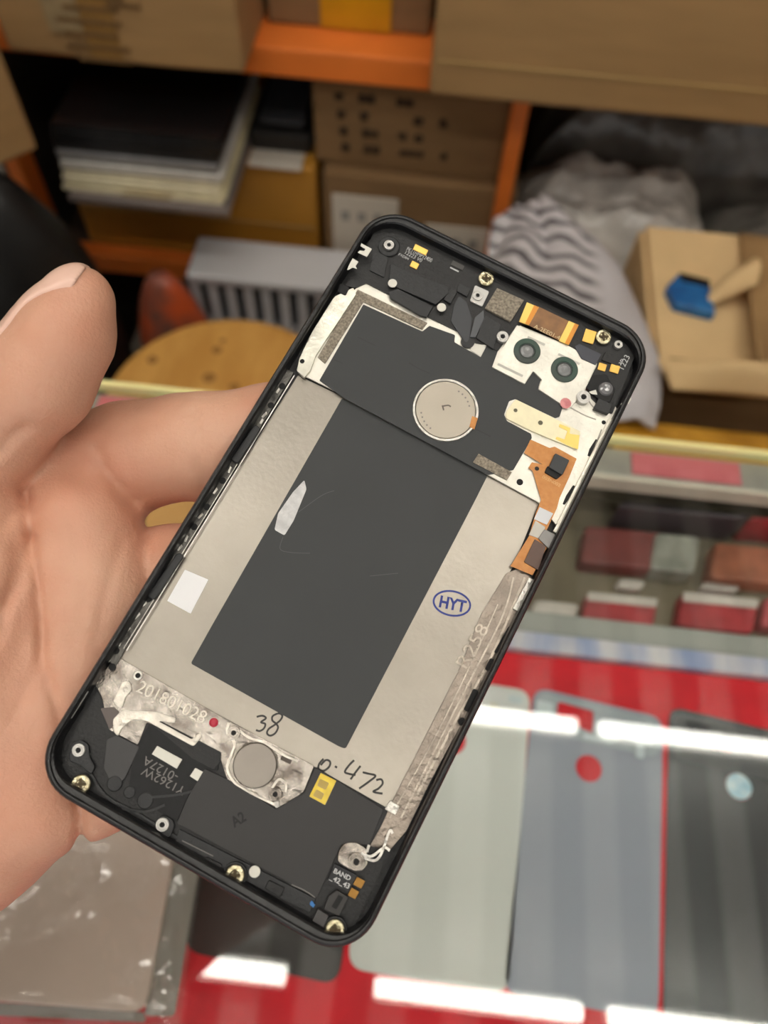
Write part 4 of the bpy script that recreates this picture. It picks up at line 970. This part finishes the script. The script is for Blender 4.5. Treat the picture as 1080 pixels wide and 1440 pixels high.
poly('rubber_block', [(447, 1278), (462, 1288), (455, 1305), (439, 1295)], WP + 1.3, 1.2, mat('rubber_grey', (66, 64, 64), .5), .2, .12)
pt = poly('post_base', [(476, 1196), (484, 1186), (500, 1184), (516, 1194), (518, 1216), (508, 1226), (494, 1224), (474, 1212)], WP + .7, .9, k_cast, .8, .15)
post(501, 1212, WP + 1.1, 1.7, k_cast)
strokes('drip_glare', [[(508, 1200), (522, 1204), (540, 1192), (548, 1196)], [(512, 1206), (526, 1210), (534, 1204), (540, 1190), (548, 1168), (552, 1172)], [(516, 1198), (519, 1188)]], WP + .7, .5, k_silver, .2)  # glare along the metal drip, drawn as bright silver strokes
strokes('inner_step_line', [[(100, 1010), (124, 972)]], -1.2, .3, k_txtg, .02)

# ================================================================== THE HAND (distance field in camera-space mm, meshed)
def px3(x, y, z): return np.array([(x - 540) / F * z, (y - 720) / F * z, z])
WBK = -7.3                                             # back of the phone in its own frame
def on_back(x, y, r_px, gap=0.):                       # ball of radius r_px touching the phone's underside
    z = pz(x, y, WBK)
    for _ in range(4): z = pz(x, y, WBK) + (r_px * z / F) * 1.02 + gap
    return px3(x, y, z), r_px * z / F
def at(x, y, z, r_px): return px3(x, y, z), r_px * z / F
h_ = 1.0
lo = np.array([-178., -75., 124.]); hi = np.array([48., 132., 228.])
gx, gy, gz = [np.arange(lo[i], hi[i], h_, dtype=np.float32) for i in range(3)]
X3, Y3, Z3 = np.meshgrid(gx, gy, gz, indexing='ij')
def capsule(A, ra, B, rb):
    d = B - A; L2 = float(d.dot(d))
    t = np.clip(((X3 - A[0]) * d[0] + (Y3 - A[1]) * d[1] + (Z3 - A[2]) * d[2]) / L2, 0, 1)
    return np.sqrt((X3 - A[0] - t * d[0]) ** 2 + (Y3 - A[1] - t * d[1]) ** 2 + (Z3 - A[2] - t * d[2]) ** 2) - (ra + (rb - ra) * t)
def smin(a, b, k):
    q = np.clip(.5 + .5 * (b - a) / k, 0, 1); return b + (a - b) * q - k * q * (1 - q)
def chain(nodes, k=2.5):
    f = None
    for (A, ra), (B, rb) in zip(nodes, nodes[1:]):
        c_ = capsule(A, ra, B, rb); f = c_ if f is None else smin(f, c_, k)
    return f
TH = [at(114, 420, 163, 45), at(92, 470, 164, 62), at(52, 535, 167, 72), at(-22, 606, 171, 78), at(-110, 700, 176, 112)]
thumb = chain(TH, 5)
index = chain([on_back(70, 690, 92, 3), on_back(180, 644, 75, 3), on_back(255, 629, 70, 1), on_back(300, 628, 71, 0), on_back(380, 612, 68), on_back(470, 590, 62), on_back(520, 580, 56)], 4)
middle = chain([on_back(110, 838, 92, 10), on_back(240, 808, 66, 9), on_back(330, 790, 62, 1), on_back(440, 745, 58), on_back(500, 725, 52)], 4)
ring = chain([on_back(100, 960, 95, 8), on_back(230, 940, 66, 4), on_back(330, 900, 60), on_back(420, 860, 54)], 4)
pinky = chain([on_back(70, 1070, 95, 6), on_back(128, 1111, 62, 5), on_back(230, 1080, 56, 0), on_back(310, 1040, 48)], 4)
palm = chain([at(112, 742, 184, 88), at(128, 850, 184, 96), at(96, 960, 181, 96), at(50, 1066, 176, 104)], 8)
thenar = chain([at(-60, 720, 180, 110), at(-40, 850, 178, 130), at(-70, 1010, 176, 140), at(-90, 1150, 176, 130)], 10)
heel = chain([at(62, 1138, 168, 50), at(40, 1100, 175, 98), at(-40, 1130, 176, 118), at(-150, 1150, 178, 130)], 8)
arm = chain([at(-60, 1120, 178, 140), at(-200, 1240, 182, 165), at(-620, 1560, 196, 190)], 8)
mid = chain([at(20, 800, 190, 100), at(0, 960, 190, 110)], 8)
f = smin(palm, thenar, 4.5); f = smin(f, arm, 12); f = smin(f, heel, 8); f = smin(f, mid, 8)
f = smin(f, thumb, 4); f = smin(f, index, 3.5)
f = smin(f, middle, 1.2); f = smin(f, ring, 2.5); f = smin(f, pinky, 2.0)
# creases: shallow grooves following the skin
def groove(pxs, depth, width, zc=182.):
    global f
    D = np.full(X3.shape[:2], 1e9, np.float32)
    P = [px3(x, y, zc) for x, y in pxs]
    XX = X3 * (zc / Z3); YY = Y3 * (zc / Z3)
    D = None
    for A, B in zip(P, P[1:]):
        d = B - A; t = np.clip(((XX - A[0]) * d[0] + (YY - A[1]) * d[1]) / (d[0] ** 2 + d[1] ** 2), 0, 1)
        q = np.sqrt((XX - A[0] - t * d[0]) ** 2 + (YY - A[1] - t * d[1]) ** 2)
        D = q if D is None else np.minimum(D, q)
    near = np.clip((205 - Z3) / 10, 0, 1)
    f = f + depth * np.exp(-(D / width) ** 2) * near
groove([(36, 690), (44, 752), (26, 822), (-6, 862)], 1.5, 1.6)
groove([(134, 630), (152, 668), (188, 704)], 1.2, 1.4)
groove([(44, 752), (56, 850), (62, 935), (84, 1010), (96, 1060)], 1.4, 1.1)
groove([(20, 1010), (52, 940), (60, 880)], .5, 1.0)
groove([(92, 700), (110, 780), (112, 860), (98, 930)], .45, .9)
groove([(0, 742), (24, 716), (58, 700)], .7, 1.0)
groove([(-5, 905), (14, 830), (24, 770)], 1.0, 1.2)
groove([(172, 760), (150, 830), (136, 900)], .4, 1.0)
groove([(274, 580), (281, 630), (286, 690)], .8, 1.1)
groove([(290, 610), (296, 650), (300, 690)], .5, 1.0)
groove([(108, 1112), (114, 1150), (113, 1192)], 2.4, 1.2, 172.)
groove([(-8, 640), (18, 612), (36, 600)], 1.0, 1.3)
groove([(160, 690), (190, 722), (214, 762)], .6, 1.2)
f = f + .10 * np.sin(X3 * .9 + 1.2 * np.sin(Y3 * .35)) * np.sin(Y3 * .8 + .6 * np.sin(Z3 * .5)) * .5
for a_ in range(3):                                    # close the cut inside the sleeve
    s_ = [slice(None)] * 3
    for e_ in (0, 1, -1, -2): s_[a_] = e_; f[tuple(s_)] = np.maximum(f[tuple(s_)], .5)
k_skin = mat('skin', (216, 169, 143), .44, rgb2=(207, 150, 124), vscale=34, bump=.22, bscale=1300, sss=.12, spec=.4)
V, Q = surface_nets(f.astype(np.float32), lo, h_)
Vw = np.array([camw(v / 1000) for v in V]); hc = Vw.mean(0)
hand = mesh_np('person', Vw - hc, Q, k_skin); hand.location = tuple(hc)
sm = hand.modifiers.new('soft', 'SMOOTH'); sm.factor = .5; sm.iterations = 3
tag(hand, "person's bare left hand, palm up and thumb raised, holding the opened phone frame", 'person')
ar0, ar1 = px3(-330, 1340, 186), px3(-1000, 1850, 208)
bm = bmesh.new(); tube(bm, [Vector(camw((ar0 + (ar1 - ar0) * q) / 1000) - hc) for q in (0, .02, .25, .5, .75, 1)], .047, 28)
slv = link_bm('sleeve', bm, mat('sleeve_cloth', (52, 54, 62), .85, var=.15, vscale=60), hand, smooth=True)
# thumbnail: a shell lifted off the thumb's back
A_, _ra = TH[0]; B_, _rb = TH[2]
hn = .5
lo2 = np.array([-84., -58., 138.]); hi2 = np.array([-54., -30., 172.])
g2 = [np.arange(lo2[i], hi2[i], hn, dtype=np.float32) for i in range(3)]
X3, Y3, Z3 = np.meshgrid(*g2, indexing='ij')
th2 = chain(TH[:4], 5)
ax = nrm(B_ - A_); dors = np.array([-.74, -.58, -.34]); dors = nrm(dors - ax * dors.dot(ax)); sd_ = np.cross(ax, dors)
qx, qy, qz = X3 - A_[0], Y3 - A_[1], Z3 - A_[2]
al = qx * ax[0] + qy * ax[1] + qz * ax[2]; dr = qx * dors[0] + qy * dors[1] + qz * dors[2]; sdv = qx * sd_[0] + qy * sd_[1] + qz * sd_[2]
region = np.maximum(np.abs(al - 5.) - 11.5, np.maximum(np.abs(sdv) - 6.6, -dr + 1.5))
fn = np.maximum(th2 - .55, region); fn = np.maximum(fn, -(th2 + .6))
V, Q = surface_nets(fn.astype(np.float32), lo2, hn)
if len(V):
    Vw = np.array([camw(v / 1000) for v in V])
    nl = mesh_np('thumbnail', Vw - hc, Q, mat('nail', (236, 196, 178), .25, spec=.6), hand)
    sm = nl.modifiers.new('soft', 'SMOOTH'); sm.factor = .5; sm.iterations = 2
